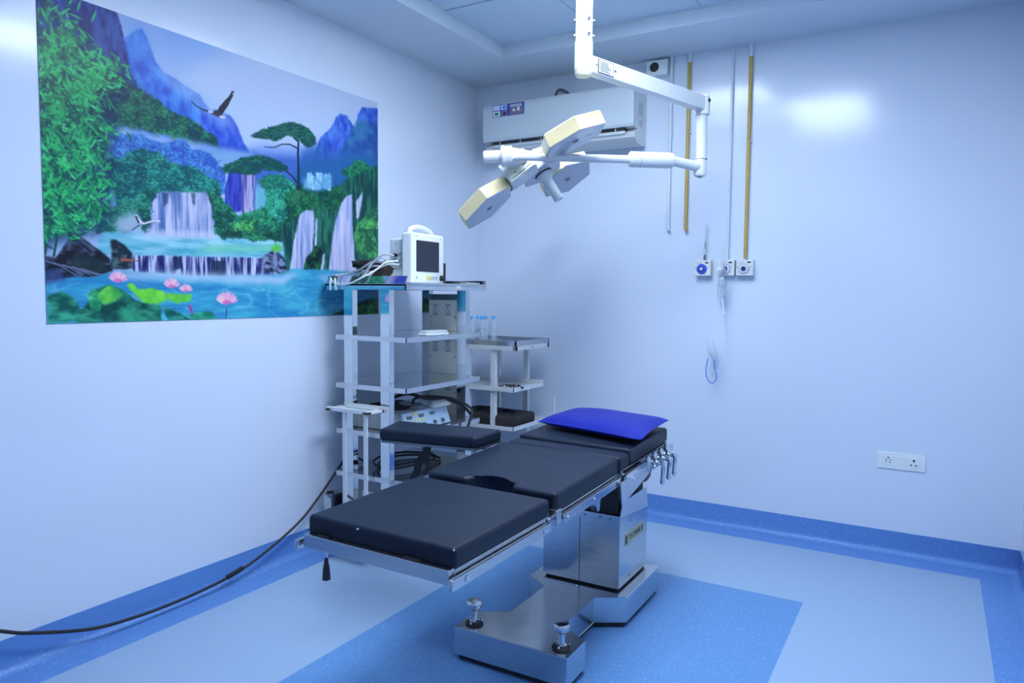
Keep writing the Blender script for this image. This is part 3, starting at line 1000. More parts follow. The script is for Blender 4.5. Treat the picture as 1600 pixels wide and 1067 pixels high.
# lever under the leg section
lv = B().cyl((-0.215, -1.37, 0.640), (-0.215, -1.372, 0.600), 0.004, 10).build('release_rod', CHROME, tbl)
B().lathe((-0.215, -1.372, 0.600), [(0.005, 0.002), (0.0065, -0.012), (0.010, -0.03), (0.012, -0.062), (0.006, -0.064)], seg=16).build('grip', BLACK, lv)

# seat section with the rounded cut-out
no_ = [(-A_, -0.826), (-0.095, -0.826)]
for k in range(9):
    a = math.pi - math.pi * k / 8
    no_.append((0.078 * math.cos(a), -0.795 + 0.055 * math.sin(a)))
no_ += [(0.095, -0.826), (A_, -0.826), (A_, -0.297), (-A_, -0.297)]
top(pad(no_, 0.666, 0.7345, 'seat_mattress', 0.014), 0.03, -0.6)
for s in (-1, 1):
    top(B().span((s * 0.238, -0.815, 0.640), (s * 0.254, -0.30, 0.670), bevel=0.002).build('seat_frame_side', STEEL, tbl), 0.03, -0.6)
    top(B().span((s * 0.258, -0.800, 0.630), (s * 0.272, -0.305, 0.662), bevel=0.003).build('side_rail', STEEL, tbl), 0.03, -0.6)
    bb_ = B()
    for y in (-0.775, -0.56, -0.325):
        bb_.lathe((s * 0.272, y, 0.646), [(0.008, -0.001), (0.008, 0.002), (0.005, 0.0025), (0.005, 0.004), (0.002, 0.004)], axis=(s, 0, 0), seg=14)
    top(bb_.build('rail_bolts', CHROME, tbl), 0.03, -0.6)
top(B().span((-0.242, -0.74, 0.645), (0.242, -0.30, 0.662)).build('seat_plate', DSTEEL, tbl, smooth=0), 0.03, -0.6)
top(B().prism([(-0.38, 0.655), (-0.43, 0.655), (-0.425, 0.58), (-0.41, 0.555), (-0.395, 0.555), (-0.385, 0.59)], 0.20, 0.225,
              M=Matrix(((0, 0, 1, 0), (1, 0, 0, 0), (0, 1, 0, 0), (0, 0, 0, 1))), bevel=0.002).build('pivot_bracket', STEEL, tbl))

# back section: lumbar roll and long pad
top(pad(rect(-A_, A_, -0.278, -0.175), 0.676, 0.746, 'lumbar_pad', 0.017), 0.029, 0)
top(pad(rect(-A_, A_, -0.170, 0.300), 0.690, 0.7555, 'back_mattress', 0.013), 0.029, 0)
for s in (-1, 1):
    top(B().span((s * 0.236, -0.27, 0.668), (s * 0.256, 0.295, 0.690), bevel=0.002).build('back_frame_side', STEEL, tbl), 0.029, 0)
    top(B().span((s * 0.266, -0.262, 0.650), (s * 0.280, 0.31, 0.682), bevel=0.003).build('side_rail', STEEL, tbl), 0.029, 0)
    for y in (-0.235, -0.02, 0.27):
        top(B().cyl((s * 0.245, y, 0.668), (s * 0.270, y, 0.668), 0.007, 10).build('rail_spacer', CHROME, tbl), 0.029, 0)
top(B().span((-0.24, -0.26, 0.668), (0.24, 0.29, 0.684)).build('back_plate', DSTEEL, tbl, smooth=0), 0.029, 0)
# sheet side panel under the back section
MYZ = Matrix(((0, 0, 1, 0), (1, 0, 0, 0), (0, 1, 0, 0), (0, 0, 0, 1)))
B().prism([(-0.335, 0.652), (-0.318, 0.562), (-0.02, 0.622), (0.02, 0.655)], 0.268, 0.271, M=MYZ).build('side_panel', SATIN, tbl, smooth=0)
# dark tray hanging under the head end
tr_ = B()
tp = [(-0.10, 0.652), (-0.10, 0.615)] + [(-0.08 + 0.07 * (1 - math.cos(a)), 0.620 - 0.036 * math.sin(a)) for a in (0.3, 0.8, 1.3, 1.8, 2.4)] + [(0.07, 0.652)]
tr_.prism(tp, -0.20, 0.255, M=MYZ)
tr_.build('cassette_tray', BLACK, tbl, smooth=40)
# clamps on the right rail with hanging levers
for i, y in enumerate((-0.045, 0.035, 0.115, 0.19)):
    ck = top(B().span((0.278, y - 0.022, 0.642), (0.300, y + 0.022, 0.688), bevel=0.004).build('rail_clamp', CHROME, tbl), 0.029, 0)
    B().cyl((0.285, y, 0.686), (0.285, y, 0.700), 0.012, 16).cyl((0.285, y, 0.700), (0.285, y, 0.706), 0.008, 16).build('clamp_socket', CHROME, ck)
    if i in (1, 2, 3):
        hb = B().cyl((0.296, y, 0.662), (0.330, y - 0.012, 0.662), 0.010, 14)
        hb.lathe((0.330, y - 0.012, 0.670), [(0.008, 0.004), (0.010, -0.004), (0.0085, -0.02), (0.0085, -0.075), (0.010, -0.088), (0.006, -0.096)], axis=(0.04, 0.0, 1), seg=14)
        hb.build('clamp_lever', CHROME, ck)
    else:
        B().cyl((0.296, y, 0.664), (0.318, y, 0.664), 0.009, 14).build('clamp_screw', CHROME, ck)
lk = top(B().span((0.280, -0.255, 0.628), (0.284, -0.16, 0.672), bevel=0.001).build('lock_plate', SATIN, tbl), 0.029, 0)
B().cyl((0.284, -0.205, 0.648), (0.290, -0.205, 0.648), 0.007, 12).cyl((0.276, -0.275, 0.672), (0.292, -0.235, 0.668), 0.006, 10).build('lock_bolt', CHROME, lk)

# arm board on the left
ab = [(-0.752, -0.385), (-0.690, -0.588), (-0.262, -0.520), (-0.262, -0.315)]
armb = B().prism(ab, 0.752, 0.800, bevel=0.014, seg=4).build('arm_board', VINYLB, tbl, smooth=60)
B().prism([(x * 0.97 - 0.01, y * 0.97 - 0.014) for x, y in ab], 0.744, 0.754).build('board_plate', DSTEEL, armb, smooth=0)
B().bar((-0.30, -0.42, 0.735), (-0.262, -0.42, 0.665), 0.03, 0.03, up=(0, 1, 0), bevel=0.003).bar((-0.50, -0.44, 0.738), (-0.29, -0.42, 0.738), 0.03, 0.016, bevel=0.003).build('board_bracket', STEEL, armb)
sp = curve([(-0.500, -0.50, 0.748), (-0.515, -0.50, 0.705), (-0.545, -0.505, 0.665), (-0.555, -0.51, 0.620), (-0.572, -0.515, 0.588)], 5)
sb = B()
for i in range(len(sp) - 1):
    sb.bar(sp[i], sp[i + 1] + (sp[i + 1] - sp[i]) * 0.25, 0.030, 0.006, up=(0.3, -1, 0.2))
sb.build('arm_strap', DARKCLOTH, armb, smooth=0)
# upright rod on the left rail near the head
B().cyl((-0.30, 0.235, 0.64), (-0.30, 0.235, 0.862), 0.006, 12).build('screen_rod', GREY, tbl)

# ------------------------------------------------------------------ pillow
pc = [Vector((1.272, -1.437)), Vector((1.806, -1.560)), Vector((1.780, -1.130)), Vector((1.290, -1.085))]
bm = B()
NU, NV = 26, 22
Vt, Vb = {}, {}
for i in range(NU + 1):
    for j in range(NV + 1):
        u, v = i / NU, j / NV
        p = (pc[0] * (1 - u) + pc[1] * u) * (1 - v) + (pc[3] * (1 - u) + pc[2] * u) * v
        c = sum(pc, Vector((0, 0))) / 4
        eu, ev = 1 - abs(2 * u - 1) ** 3.2, 1 - abs(2 * v - 1) ** 3.2
        h = (max(eu, 0) * max(ev, 0)) ** 0.42
        pinch = 1 - 0.05 * (math.sin(math.pi * u) * (1 - math.sin(math.pi * v)) + math.sin(math.pi * v) * (1 - math.sin(math.pi * u)))
        p = c + (p - c) * pinch
        wr = 0.0025 * math.sin(9 * u + 5 * v) * h
        base_z = 0.758 + 0.029 * (p.y + 1.42)
        if i in (0, NU) or j in (0, NV):
            vv = bm.bm.verts.new((p.x, p.y, base_z + 0.030))
            Vt[i, j] = Vb[i, j] = vv
        else:
            Vt[i, j] = bm.bm.verts.new((p.x, p.y, base_z + 0.030 + 0.034 * h + wr))
            Vb[i, j] = bm.bm.verts.new((p.x, p.y, base_z + 0.030 - 0.027 * h))
for i in range(NU):
    for j in range(NV):
        bm.bm.faces.new((Vt[i, j], Vt[i + 1, j], Vt[i + 1, j + 1], Vt[i, j + 1]))
        try:
            bm.bm.faces.new((Vb[i, j], Vb[i, j + 1], Vb[i + 1, j + 1], Vb[i + 1, j]))
        except ValueError:
            pass
tag(bm.build('pillow', BLUEP, None, smooth=70), 'royal blue waterproof pillow on the head end of the operating table', 'pillow')

# ------------------------------------------------------------------ surgical lamp
lamp = thing('surgical_lamp', 'white ceiling-mounted surgical lamp with three yellowed hexagonal heads', 'surgical lamp', (1.527, -1.553, ZT))
LO = Vector((1.527, -1.553, ZT))


def L(*p):
    return Vector(p) - LO


B().cyl(L(1.527, -1.553, 2.318), L(1.527, -1.553, ZT), 0.034, 32).build('ceiling_pole', WHITE, lamp)
B().cyl(L(1.527, -1.553, ZT - 0.02), L(1.527, -1.553, ZT), 0.09, 32).build('ceiling_flange', WHITE, lamp)
B().cyl(L(1.527, -1.553, 2.262), L(1.527, -1.553, 2.372), 0.0365, 32).build('pole_sleeve', WHITE, lamp)
B().lathe(L(1.527, -1.553, 2.262), [(0.0355, 0.0), (0.0350, -0.018), (0.030, -0.026), (0.004, -0.028)]).build('pole_end_cap', mat('ivory_plastic', (0.72, 0.72, 0.58), rough=0.4), lamp)
sc_ = B()
for z in (2.395, 2.455):
    for a in (-2.6, -0.6, 0.6, 2.6):
        d = Vector((math.cos(a), math.sin(a), 0))
        sc_.cyl(L(1.527, -1.553, z) + d * 0.033, L(1.527, -1.553, z) + d * 0.042, 0.006, 10)
sc_.build('pole_screws', DSTEEL, lamp)
a0, a1 = Vector((1.534, -1.530, 2.288)), Vector((1.772, -0.715, 2.288))
arm = B().bar(a0 - LO, a1 - LO, 0.052, 0.068, bevel=0.005).build('upper_arm', WHITE, lamp)
d = (a1 - a0).normalized()
s = d.cross(Vector((0, 0, 1)))
lp = a0 + d * 0.085 + s * 0.0265
lab = B().bar(lp - d * 0.05 - LO, lp + d * 0.05 - LO, 0.002, 0.056).build('rating_plate', BLACK, arm, smooth=0)
B().bar(lp - d * 0.046 - LO + s * 0.0008, lp + d * 0.046 - LO + s * 0.0008, 0.002, 0.050).build('plate_face', LGREY, lab, smooth=0)
mk = B()
for zz_ in (0.017, 0.010, 0.003, -0.004, -0.011, -0.018):
    mk.bar(lp - d * 0.038 - LO + s * 0.0016 + Vector((0, 0, zz_)), lp + d * random.uniform(0.01, 0.038) - LO + s * 0.0016 + Vector((0, 0, zz_)), 0.002, 0.0022)
mk.build('plate_print', BLACK, lab, smooth=0)
sc_ = B()
for t in (-0.060, 0.060):
    sc_.cyl(lp + d * t - LO - s * 0.002, lp + d * t - LO + s * 0.003, 0.004, 10)
sc_.build('plate_screws', DSTEEL, arm)
EX, EY = 1.774, -0.708
B().lathe(L(EX, EY, 2.0), [(0.034, 0.235), (0.034, 0.300), (0.032, 0.322), (0.026, 0.328), (0.004, 0.329)], seg=28).build('arm_joint', WHITE, lamp)
B().cyl(L(EX, EY, 2.022), L(EX - 0.004, EY, 2.238), 0.0265, 28).build('drop_tube', WHITE, lamp)
B().cyl(L(EX, EY, 2.019), L(EX, EY, 2.024), 0.0275, 28).build('joint_ring', DSTEEL, lamp)
B().cyl(L(EX + 0.030, EY - 0.010, 2.300), L(EX + 0.038, EY - 0.012, 2.300), 0.008, 12).build('joint_screw', BLACK, lamp)
eb = B().lathe(L(EX - 0.004, EY - 0.006, 1.985), [(0.020, -0.048), (0.028, -0.043), (0.031, -0.030), (0.031, 0.020), (0.028, 0.034)], seg=28)
eb.build('elbow', WHITE, lamp)
B().cyl(L(EX - 0.004, EY - 0.006, 1.934), L(EX - 0.004, EY - 0.006, 1.938), 0.010, 14).build('elbow_cap', BLACK, lamp)
q0 = Vector((EX - 0.01, EY - 0.02, 1.984)); q1 = Vector((1.673, -0.851, 2.002)); q2 = Vector((1.516, -0.990, 1.999)); q3 = Vector((1.052, -1.367, 1.991))
B().cyl(q0 - LO, q1 - LO, 0.0235, 24).build('elbow_link', WHITE, lamp)
B().rings([q1 - LO, q1 + (q2 - q1) * 0.06 - LO, q2 - LO, q2 + (q3 - q2) * 0.012 - LO], [0.034, 0.037, 0.037, 0.030], 28).build('spring_housing', WHITE, lamp)
B().rings([q1 + (q2 - q1) * 0.78 - LO, q1 + (q2 - q1) * 0.80 - LO], [0.0376, 0.0376], 28).build('housing_ring', GREY, lamp)
B().cyl(q2 - LO, q3 - LO, 0.0185, 24).build('lower_arm', WHITE, lamp)
cd_ = Vector((-0.860, -0.507, -0.04)).normalized()
kb = B().rings([q3 - cd_ * 0.03 - LO, q3 + cd_ * 0.005 - LO, q3 + cd_ * 0.012 - LO, q3 + cd_ * 0.022 - LO], [0.046, 0.046, 0.050, 0.044], 32)
kb.build('knuckle_ring', WHITE, lamp)
B().rings([q3 + cd_ * 0.02 - LO, q3 + cd_ * 0.100 - LO, q3 + cd_ * 0.104 - LO], [0.028, 0.027, 0.022], 32).build('knuckle_pin', WHITE, lamp)
B().rings([q3 + cd_ * 0.1035 - LO, q3 + cd_ * 0.1055 - LO], [0.010, 0.009], 20).build('pin_cap', LGREY, lamp)

NB = Vector((0.53, 0.10, -0.83)).normalized()      # the way the lamp faces
HC = Vector((1.088, -1.069, 1.956))


def hexa(c, u, v, n, r, off):
    return [c + n * off + (u * math.cos(math.pi / 3 * k) + v * math.sin(math.pi / 3 * k)) * r - LO for k in range(6)]


def stack(bld, levels):
    vs = [[bld.bm.verts.new(p) for p in lv_] for lv_ in levels]
    for a, c in zip(vs, vs[1:]):
        for k in range(6):
            bld.bm.faces.new((a[k], a[(k + 1) % 6], c[(k + 1) % 6], c[k]))
    bld.bm.faces.new(list(reversed(vs[0])))
    bld.bm.faces.new(vs[-1])
    return bld


heads = [(Vector((0.8802, -1.2358, 1.7784)), Vector((0.7772, -0.0312, 0.6284)), Vector((0.0975, -0.9808, -0.1692))),
         (Vector((1.3688, -1.2890, 2.0465)), Vector((-0.3617, -0.8775, -0.3148)), Vector((0.8421, -0.4524, 0.2937))),
         (Vector((1.0548, -0.7286, 1.9778)), Vector((-0.4552, -0.8515, -0.2601)), Vector((0.6979, -0.5226, 0.4896)))]
r = 0.157
for c, u, v in heads:
    n = u.cross(v).normalized()
    if n.z > 0:
        n = -n
    hd = stack(B(), [hexa(c, u, v, n, r, 0), hexa(c, u, v, n, r, -0.058), hexa(c, u, v, n, r * 0.95, -0.064), hexa(c, u, v, n, r * 0.5, -0.080), hexa(c, u, v, n, r * 0.38, -0.083)]).build('lamp_head', YEL, lamp, smooth=20)
    stack(B(), [hexa(c, u, v, n, r * 0.985, -0.004), hexa(c, u, v, n, r * 0.985, 0.003), hexa(c, u, v, n, r * 0.97, 0.004)]).build('lamp_glass', LENS, hd, smooth=0)
    ring = [c + n * 0.004 - LO + (u * math.cos(a) + v * math.sin(a)) * 0.013 for a in [2 * math.pi * k / 18 for k in range(18)]]
    B().rings(ring, [0.0035] * 18, 8, closed=True).build('focus_ring', DSTEEL, hd)
    mr = B()
    for q_ in (0, 2, 3, 5):
        a = math.pi / 3 * q_ + 0.5
        p = c + n * 0.0042 - LO + (u * math.cos(a) + v * math.sin(a)) * 0.07
        mr.bar(p - u * 0.010, p + u * 0.010, 0.0016, 0.0006, up=n).bar(p - u * 0.008 + v * 0.005, p + u * 0.009 + v * 0.005, 0.0016, 0.0006, up=n)
    mr.build('glass_marking', GREY, hd, smooth=0)
    to = HC - NB * 0.06
    dd = (c - n * 0.035 - to)
    dn = dd.normalized()
    e = c - n * 0.035 - dn * r * 0.86
    B().bar(to + dn * 0.05 - LO, e + dn * 0.01 - LO, 0.075, 0.050, up=n, bevel=0.008).build('head_bracket', YEL, lamp)
    B().bar(e - dn * 0.022 - LO, e - dn * 0.010 - LO, 0.080, 0.054, up=n).build('bracket_collar', BLACK if c.z < 1.8 else YEL, lamp)
uh = heads[0][1] - NB * heads[0][1].dot(NB)
uh.normalize()
vh = NB.cross(uh)
stack(B(), [hexa(HC, uh, vh, NB, 0.115, 0.0), hexa(HC, uh, vh, NB, 0.115, -0.030), hexa(HC, uh, vh, NB, 0.118, -0.060), hexa(HC, uh, vh, NB, 0.100, -0.095), hexa(HC, uh, vh, NB, 0.06, -0.105)]).build('hub', WHITE, lamp, smooth=20)
stack(B(), [hexa(HC, uh, vh, NB, 0.112, -0.002), hexa(HC, uh, vh, NB, 0.112, 0.004)]).build('hub_plate', LENS, lamp, smooth=0)
B().bar(HC - NB * 0.070 - LO, q3 - LO, 0.070, 0.070, up=NB, bevel=0.012).build('hub_yoke', WHITE, lamp)
# housing with the printed label on the near side of the hub
A1 = (_r * 0.79 + _u * 0.61).normalized()
B1 = (_r * 0.80 - _u * 0.45 + _f * -0.25)
B1 = (B1 - A1 * B1.dot(A1)).normalized()
N1v = A1.cross(B1)
N1v = N1v if N1v.dot(CAM_P - HC) > 0 else -N1v
fc = Vector((1.068, -1.254, 1.948))
RM = Matrix((A1, B1, N1v)).transposed().to_4x4()
bx = B().box(fc - N1v * 0.045 - B1 * 0.030 - LO, (0.150, 0.115, 0.085), RM, bevel=0.006).build('hub_housing', WHITE, lamp)
pl2 = B().box(fc + N1v * 0.0005 - B1 * 0.004 - LO, (0.130, 0.058, 0.006), RM, bevel=0.001).build('label_plate', mat('ivory_enamel', (0.70, 0.72, 0.58), rough=0.35), bx)
ls = B()
for t, wd, off in ((0.040, 0.030, 0.010), (0.032, 0.030, -0.008), (-0.005, 0.050, 0.014), (-0.030, 0.012, -0.004), (-0.045, 0.030, 0.016)):
    ls.box(fc + N1v * 0.0045 + A1 * t + B1 * off - LO, (wd, 0.0055, 0.0012), RM)
ls.build('label_print', DSTEEL, pl2, smooth=0)
# sterile handle
hb = HC + NB * 0.004 - LO
B().lathe(hb, [(0.046, -0.012), (0.046, 0.004), (0.044, 0.006)], axis=NB, seg=32).build('handle_collar', BLACK, lamp)
B().lathe(hb, [(0.043, 0.004), (0.043, 0.022), (0.036, 0.034), (0.027, 0.044), (0.024, 0.058), (0.025, 0.150), (0.022, 0.156), (0.003, 0.157)], axis=NB, seg=32).build('handle', LGREY, lamp)

# ------------------------------------------------------------------ air conditioner
ac = thing('air_conditioner', 'white split air conditioner mounted high on the back wall', 'air conditioner', (0.71, 0, 2.25))
ax0, ax1 = -0.52, 0.52
MXN = Matrix(((0, 0, 1, 0), (1, 0, 0, 0), (0, 1, 0, 0), (0, 0, 0, 1)))
prof = [(0, 0.012), (-0.06, 0.0), (-0.150, 0.012), (-0.185, 0.035), (-0.195, 0.055), (-0.150, 0.088), (-0.205, 0.100), (-0.205, 0.322), (-0.195, 0.335), (0, 0.340)]
B().prism(list(reversed(prof)), ax0 + 0.004, ax1 - 0.004, M=MXN).build('body', OFFW, ac, smooth=30)
fp = [(-0.200, 0.090), (-0.216, 0.092), (-0.224, 0.110), (-0.226, 0.300), (-0.218, 0.322), (-0.200, 0.328)]
B().prism(list(reversed(fp)), ax0, ax1, M=MXN, bevel=0.003).build('front_panel', mat('gloss_white_plastic', (0.54, 0.62, 0.67), rough=0.3, coat=0.3), ac, smooth=30)
B().prism(list(reversed([(-0.205, 0.089), (-0.150, 0.085), (-0.155, 0.070), (-0.205, 0.075)])), ax0 + 0.06, ax1 - 0.06, M=MXN).build('outlet_slot', BLACK, ac, smooth=0)
lf_ = B()
lf_.prism(list(reversed([(-0.200, 0.052), (-0.206, 0.056), (-0.196, 0.076), (-0.190, 0.074)])), ax0 + 0.06, -0.02, M=MXN)
lf_.prism(list(reversed([(-0.200, 0.052), (-0.206, 0.056), (-0.196, 0.076), (-0.190, 0.074)])), 0.02, ax1 - 0.06, M=MXN)
lf_.build('louver', LGREY, ac, smooth=0)
for x in (-0.40, -0.25, -0.10, 0.10, 0.25, 0.40):
    B().span((x, -0.207, 0.060), (x + 0.004, -0.165, 0.088)).build('vane', LGREY, ac, smooth=0)
for y0, y1, z0, z1 in ((-0.13, -0.06, 0.17, 0.25), (-0.12, -0.07, 0.11, 0.15)):
    B().span((ax1 - 0.004, y0, z0), (ax1 - 0.003, y1, z1)).build('side_label', GREY, ac, smooth=0)
sx0, sx1, sz0, sz1, sy = 0.265 - 0.71, 0.500 - 0.71, 2.493 - 2.25, 2.569 - 2.25, -0.2255
stk = B().span((sx0, sy - 0.001, sz0), (sx1, sy, sz1)).build('energy_sticker', NAVY, ac, smooth=0)
wq = (sx1 - sx0)
for n_, (u0, u1, v0, v1, mt_, dy) in {'sticker_corner': (0.02, 0.24, 0.54, 0.95, PALEBLUE, 0), 'sticker_badge': (0.02, 0.24, 0.05, 0.46, WHITE_P, 0),
                                      'sticker_photo': (0.27, 0.46, 0.05, 0.46, MAUVE, 0), 'sticker_sky': (0.27, 0.46, 0.54, 0.95, PALEBLUE, 0),
                                      'sticker_banner': (0.56, 0.93, 0.66, 0.90, GREY, 0), 'sticker_panel': (0.56, 0.97, 0.06, 0.60, MAUVE, 0)}.items():
    B().span((sx0 + u0 * wq, sy - 0.0016, sz0 + v0 * 0.076), (sx0 + u1 * wq, sy - 0.001, sz0 + v1 * 0.076)).build(n_, mt_, stk, smooth=0)
for cx_, cz_, rx, rz, mt_, n_ in ((0.13, 0.25, 0.018, 0.010, GREENL, 'green_badge'), (0.38, 0.74, 0.018, 0.012, mat('cyan_print', (0.10, 0.34, 0.70)), 'blue_badge'), (0.38, 0.22, 0.012, 0.009, BLACK, 'dark_mark')):
    g = B().sphere((0, 0, 0), 1, 16, (rx, 0.0012, rz))
    g.build(n_, mt_, stk, loc=(sx0 + cx_ * wq, sy - 0.0016, sz0 + cz_ * 0.076))
for cx_, ww, n_ in ((0.68, 0.05, 'square_mark'), (0.82, 0.05, 'card_mark')):
    B().span((sx0 + cx_ * wq - 0.009, sy - 0.0022, sz0 + 0.18 * 0.076 + (0.01 if ww else 0)), (sx0 + cx_ * wq + 0.009, sy - 0.0016, sz0 + (0.50 if cx_ < 0.7 else 0.62) * 0.076)).build(n_, WHITE_P, stk, smooth=0)
B().span((-0.02, -0.1975, 0.028), (0.06, -0.1965, 0.036)).build('lip_mark', GREY, ac, smooth=0) if False else None
cb = B().tube([(0.62, -0.012, 2.57), (0.615, -0.02, 2.63), (0.645, -0.03, 2.668), (0.70, -0.03, 2.645), (0.74, -0.04, 2.60), (0.745, -0.05, 2.588)], 0.009, 10)
tag(cb.build('drain_hose', mat('dark_grey_hose', (0.10, 0.13, 0.16), rough=0.5), None), 'grey hose looping above the air conditioner', 'hose')

# ------------------------------------------------------------------ back wall fittings
jb = thing('junction_box', 'white wall box with a round black opening under the ceiling', 'wall box', (1.300, 0, 2.708))
B().span((-0.065, -0.045, -0.044), (0.065, 0, 0.044), bevel=0.003).build('box', WHITE_P, jb)
B().cyl((-0.014, -0.0465, 0.004), (-0.014, -0.044, 0.004), 0.028, 28).build('opening', BLACK, jb)


def pipe(name, x, z0, z1, r, mt_, label, band=0.0, hook=False):
    t = thing(name, label, 'pipe', (x, -0.018, z0))
    top_ = z1 - z0
    if band:
        B().cyl((0, 0, top_ - band), (0, 0, top_), r * 1.15, 14).build('painted_end', PIPEW, t)
    path = [(0, 0, top_ - band), (0, 0, 0.012)]
    o = B().cyl(path[0], path[1], r, 14).build('tube', mt_, t)
    if hook:
        B().tube([(0, 0, 0.016), (0, -0.001, 0.004), (0.004, -0.006, -0.004), (0.010, -0.012, -0.006)], r * 1.02, 12).build('bent_end', mt_, t)
    sd = B()
    sd.span((-r * 1.6, 0.0, top_ * 0.55), (r * 1.6, 0.018, top_ * 0.55 + 0.012))
    sd.build('clip', PIPEW, t, smooth=0)
    return t


pipe('gas_pipe', 1.384, 1.757, H, 0.009, PIPEW, 'white painted short pipe nearest the air conditioner, ending bare', 0.0, True)
pipe('gas_pipe', 1.491, 1.753, H, 0.010, GOLD, 'ochre painted short pipe ending bare on the wall', 0.05, True)
pipe('gas_pipe', 1.742, 1.560, H, 0.006, PIPEW, 'thin whitish pipe running down to the middle gas outlet', 0.0)
pipe('gas_pipe', 1.842, 1.560, H, 0.010, GOLD, 'ochre pipe running down to the rightmost gas outlet', 0.07)


def outlet(x, ring, body, label):
    t = thing('gas_outlet', label, 'gas outlet', (x, 0, 1.518), 0, 'medical gas outlets')
    B().span((-0.047, -0.045, -0.045), (0.047, 0, 0.045), bevel=0.003).build('box', body, t)
    B().lathe((-0.004, -0.045, -0.006), [(0.030, 0), (0.030, 0.004), (0.026, 0.007), (0.022, 0.007)], axis=(0, -1, 0), seg=32).build('outer_ring', ring, t)
    B().lathe((-0.004, -0.052, -0.006), [(0.022, 0), (0.021, 0.001), (0.003, 0.001)], axis=(0, -1, 0), seg=32).build('ring_face', ring if ring is BLUEPL else WHITE_P, t)
    B().lathe((-0.004, -0.053, -0.006), [(0.015, 0), (0.015, 0.004), (0.010, 0.005), (0.009, 0.002)], axis=(0, -1, 0), seg=28).build('socket', NAVY, t)
    B().lathe((-0.004, -0.055, -0.006), [(0.008, 0), (0.008, 0.004), (0.002, 0.005)], axis=(0, -1, 0), seg=20).build('probe_seat', WHITE_P if ring is BLUEPL else BLACK, t)
    B().span((0.014, -0.0462, 0.026), (0.034, -0.045, 0.034), bevel=0.0005).build('maker_mark', BLACK, t)
    mk_ = B()
    mk_.span((-0.036, -0.0458, 0.030), (-0.004, -0.045, 0.033)).span((-0.036, -0.0458, 0.024), (-0.006, -0.045, 0.0265))
    mk_.build('print', GREY, t, smooth=0)
    sc = B()
    for x_ in (-0.040, 0.032):
        sc.cyl((x_, -0.0465, 0.004), (x_, -0.0445, 0.004), 0.003, 10)
    sc.build('screws', DSTEEL, t)
    return t


outlet(1.606, BLUEPL, mat('pale_cream_plastic', (0.78, 0.80, 0.72), rough=0.4), 'cream gas outlet with a blue ring, leftmost of three')
outlet(1.742, GREY, OFFW, 'white gas outlet with the oxygen flowmeter plugged in, middle of three')
outlet(1.846, GREY, OFFW, 'white gas outlet with grey rings, rightmost of three')

# suction gauge above the first outlet
t = thing('gauge_tube', 'thin clear gauge tube standing on the blue-ringed gas outlet', 'gauge', (1.614, -0.030, 1.563))
B().rings([(0, 0, 0.03), (0.001, 0, 0.10), (0.003, 0, 0.150), (0.004, 0, 0.190), (0.004, 0, 0.205)], [0.006, 0.0055, 0.006, 0.008, 0.009], 14).build('tube', CLEAR, t)
B().cyl((0, 0, 0), (0, 0, 0.032), 0.0075, 14).build('fitting', DSTEEL, t)
B().cyl((0.001, 0, 0.066), (0.0015, 0, 0.105), 0.0042, 10).build('scale', mat('brown_print', (0.14, 0.10, 0.12), rough=0.5), t)
B().cyl((0, 0, 0.034), (0.001, 0, 0.062), 0.0042, 10).build('float', WHITE_P, t)

# oxygen flowmeter with humidifier bottle
t = thing('oxygen_flowmeter', 'clear oxygen flowmeter and humidifier bottle plugged into middle gas outlet', 'flowmeter', (1.728, -0.085, 1.345))
B().lathe((0, 0, 0), [(0.018, 0), (0.021, 0.004), (0.022, 0.012), (0.022, 0.088), (0.018, 0.10), (0.014, 0.104)], seg=24).build('bottle', CLEAR, t)
B().lathe((0, 0, 0.104), [(0.016, 0), (0.016, 0.012), (0.012, 0.015), (0.006, 0.022)], seg=20).build('bottle_cap', LGREY, t)
B().cyl((0, 0, 0.126), (0, 0, 0.165), 0.005, 12).cyl((0, 0, 0.160), (0.012, 0.034, 0.166), 0.009, 16).build('connector', CHROME, t)
B().lathe((-0.006, -0.004, 0.160), [(0.014, 0), (0.016, 0.006), (0.016, 0.02), (0.012, 0.026)], axis=(-0.5, -0.7, 0), seg=20).build('valve_knob', WHITE_P, t)
B().cyl((0.002, 0, 0.165), (0.004, 0, 0.285), 0.008, 16).build('flow_tube', CLEAR, t)
B().tube([(0.006, -0.012, 0.168), (0.020, -0.022, 0.172), (0.024, -0.020, 0.150), (0.004, -0.02, 0.128), (-0.008, -0.018, 0.118)], 0.0035, 8).build('metal_arm', CHROME, t)
lb_ = B()
for z in (0.074, 0.064, 0.044, 0.036):
    lb_.rings2(Vector((0, 0, z)), Vector((0, 0, 1)), [(0.0224, 0), (0.0224, 0.003)], 24)
lb_.build('scale_rings', GREY, t)

# oxygen mask hanging on its tubing
t = thing('oxygen_mask', 'clear oxygen mask with blue elastic strap hanging below the gas outlets', 'oxygen mask', (1.690, -0.060, 0.95))
B().tube([(0.040, -0.03, 0.475), (0.046, -0.03, 0.42), (0.062, -0.03, 0.30), (0.072, -0.025, 0.20), (0.066, -0.02, 0.10), (0.040, -0.02, 0.02), (0.0, -0.02, -0.06), (-0.02, -0.01, -0.02), (0.0, -0.01, 0.03)], 0.0035, 8).build('tubing', CLEAR, t)
B().tube([(0.040, -0.034, 0.475), (0.043, -0.036, 0.43), (0.052, -0.036, 0.36), (0.060, -0.034, 0.30)], 0.0032, 8).build('white_tubing', WHITE_P, t)
B().rings([(-0.012, -0.01, 0.175), (-0.013, -0.016, 0.15), (-0.010, -0.022, 0.11), (0.002, -0.024, 0.075), (0.012, -0.02, 0.045), (0.014, -0.012, 0.03)], [0.008, 0.018, 0.024, 0.026, 0.020, 0.012], 20).build('mask_shell', CLEAR, t)
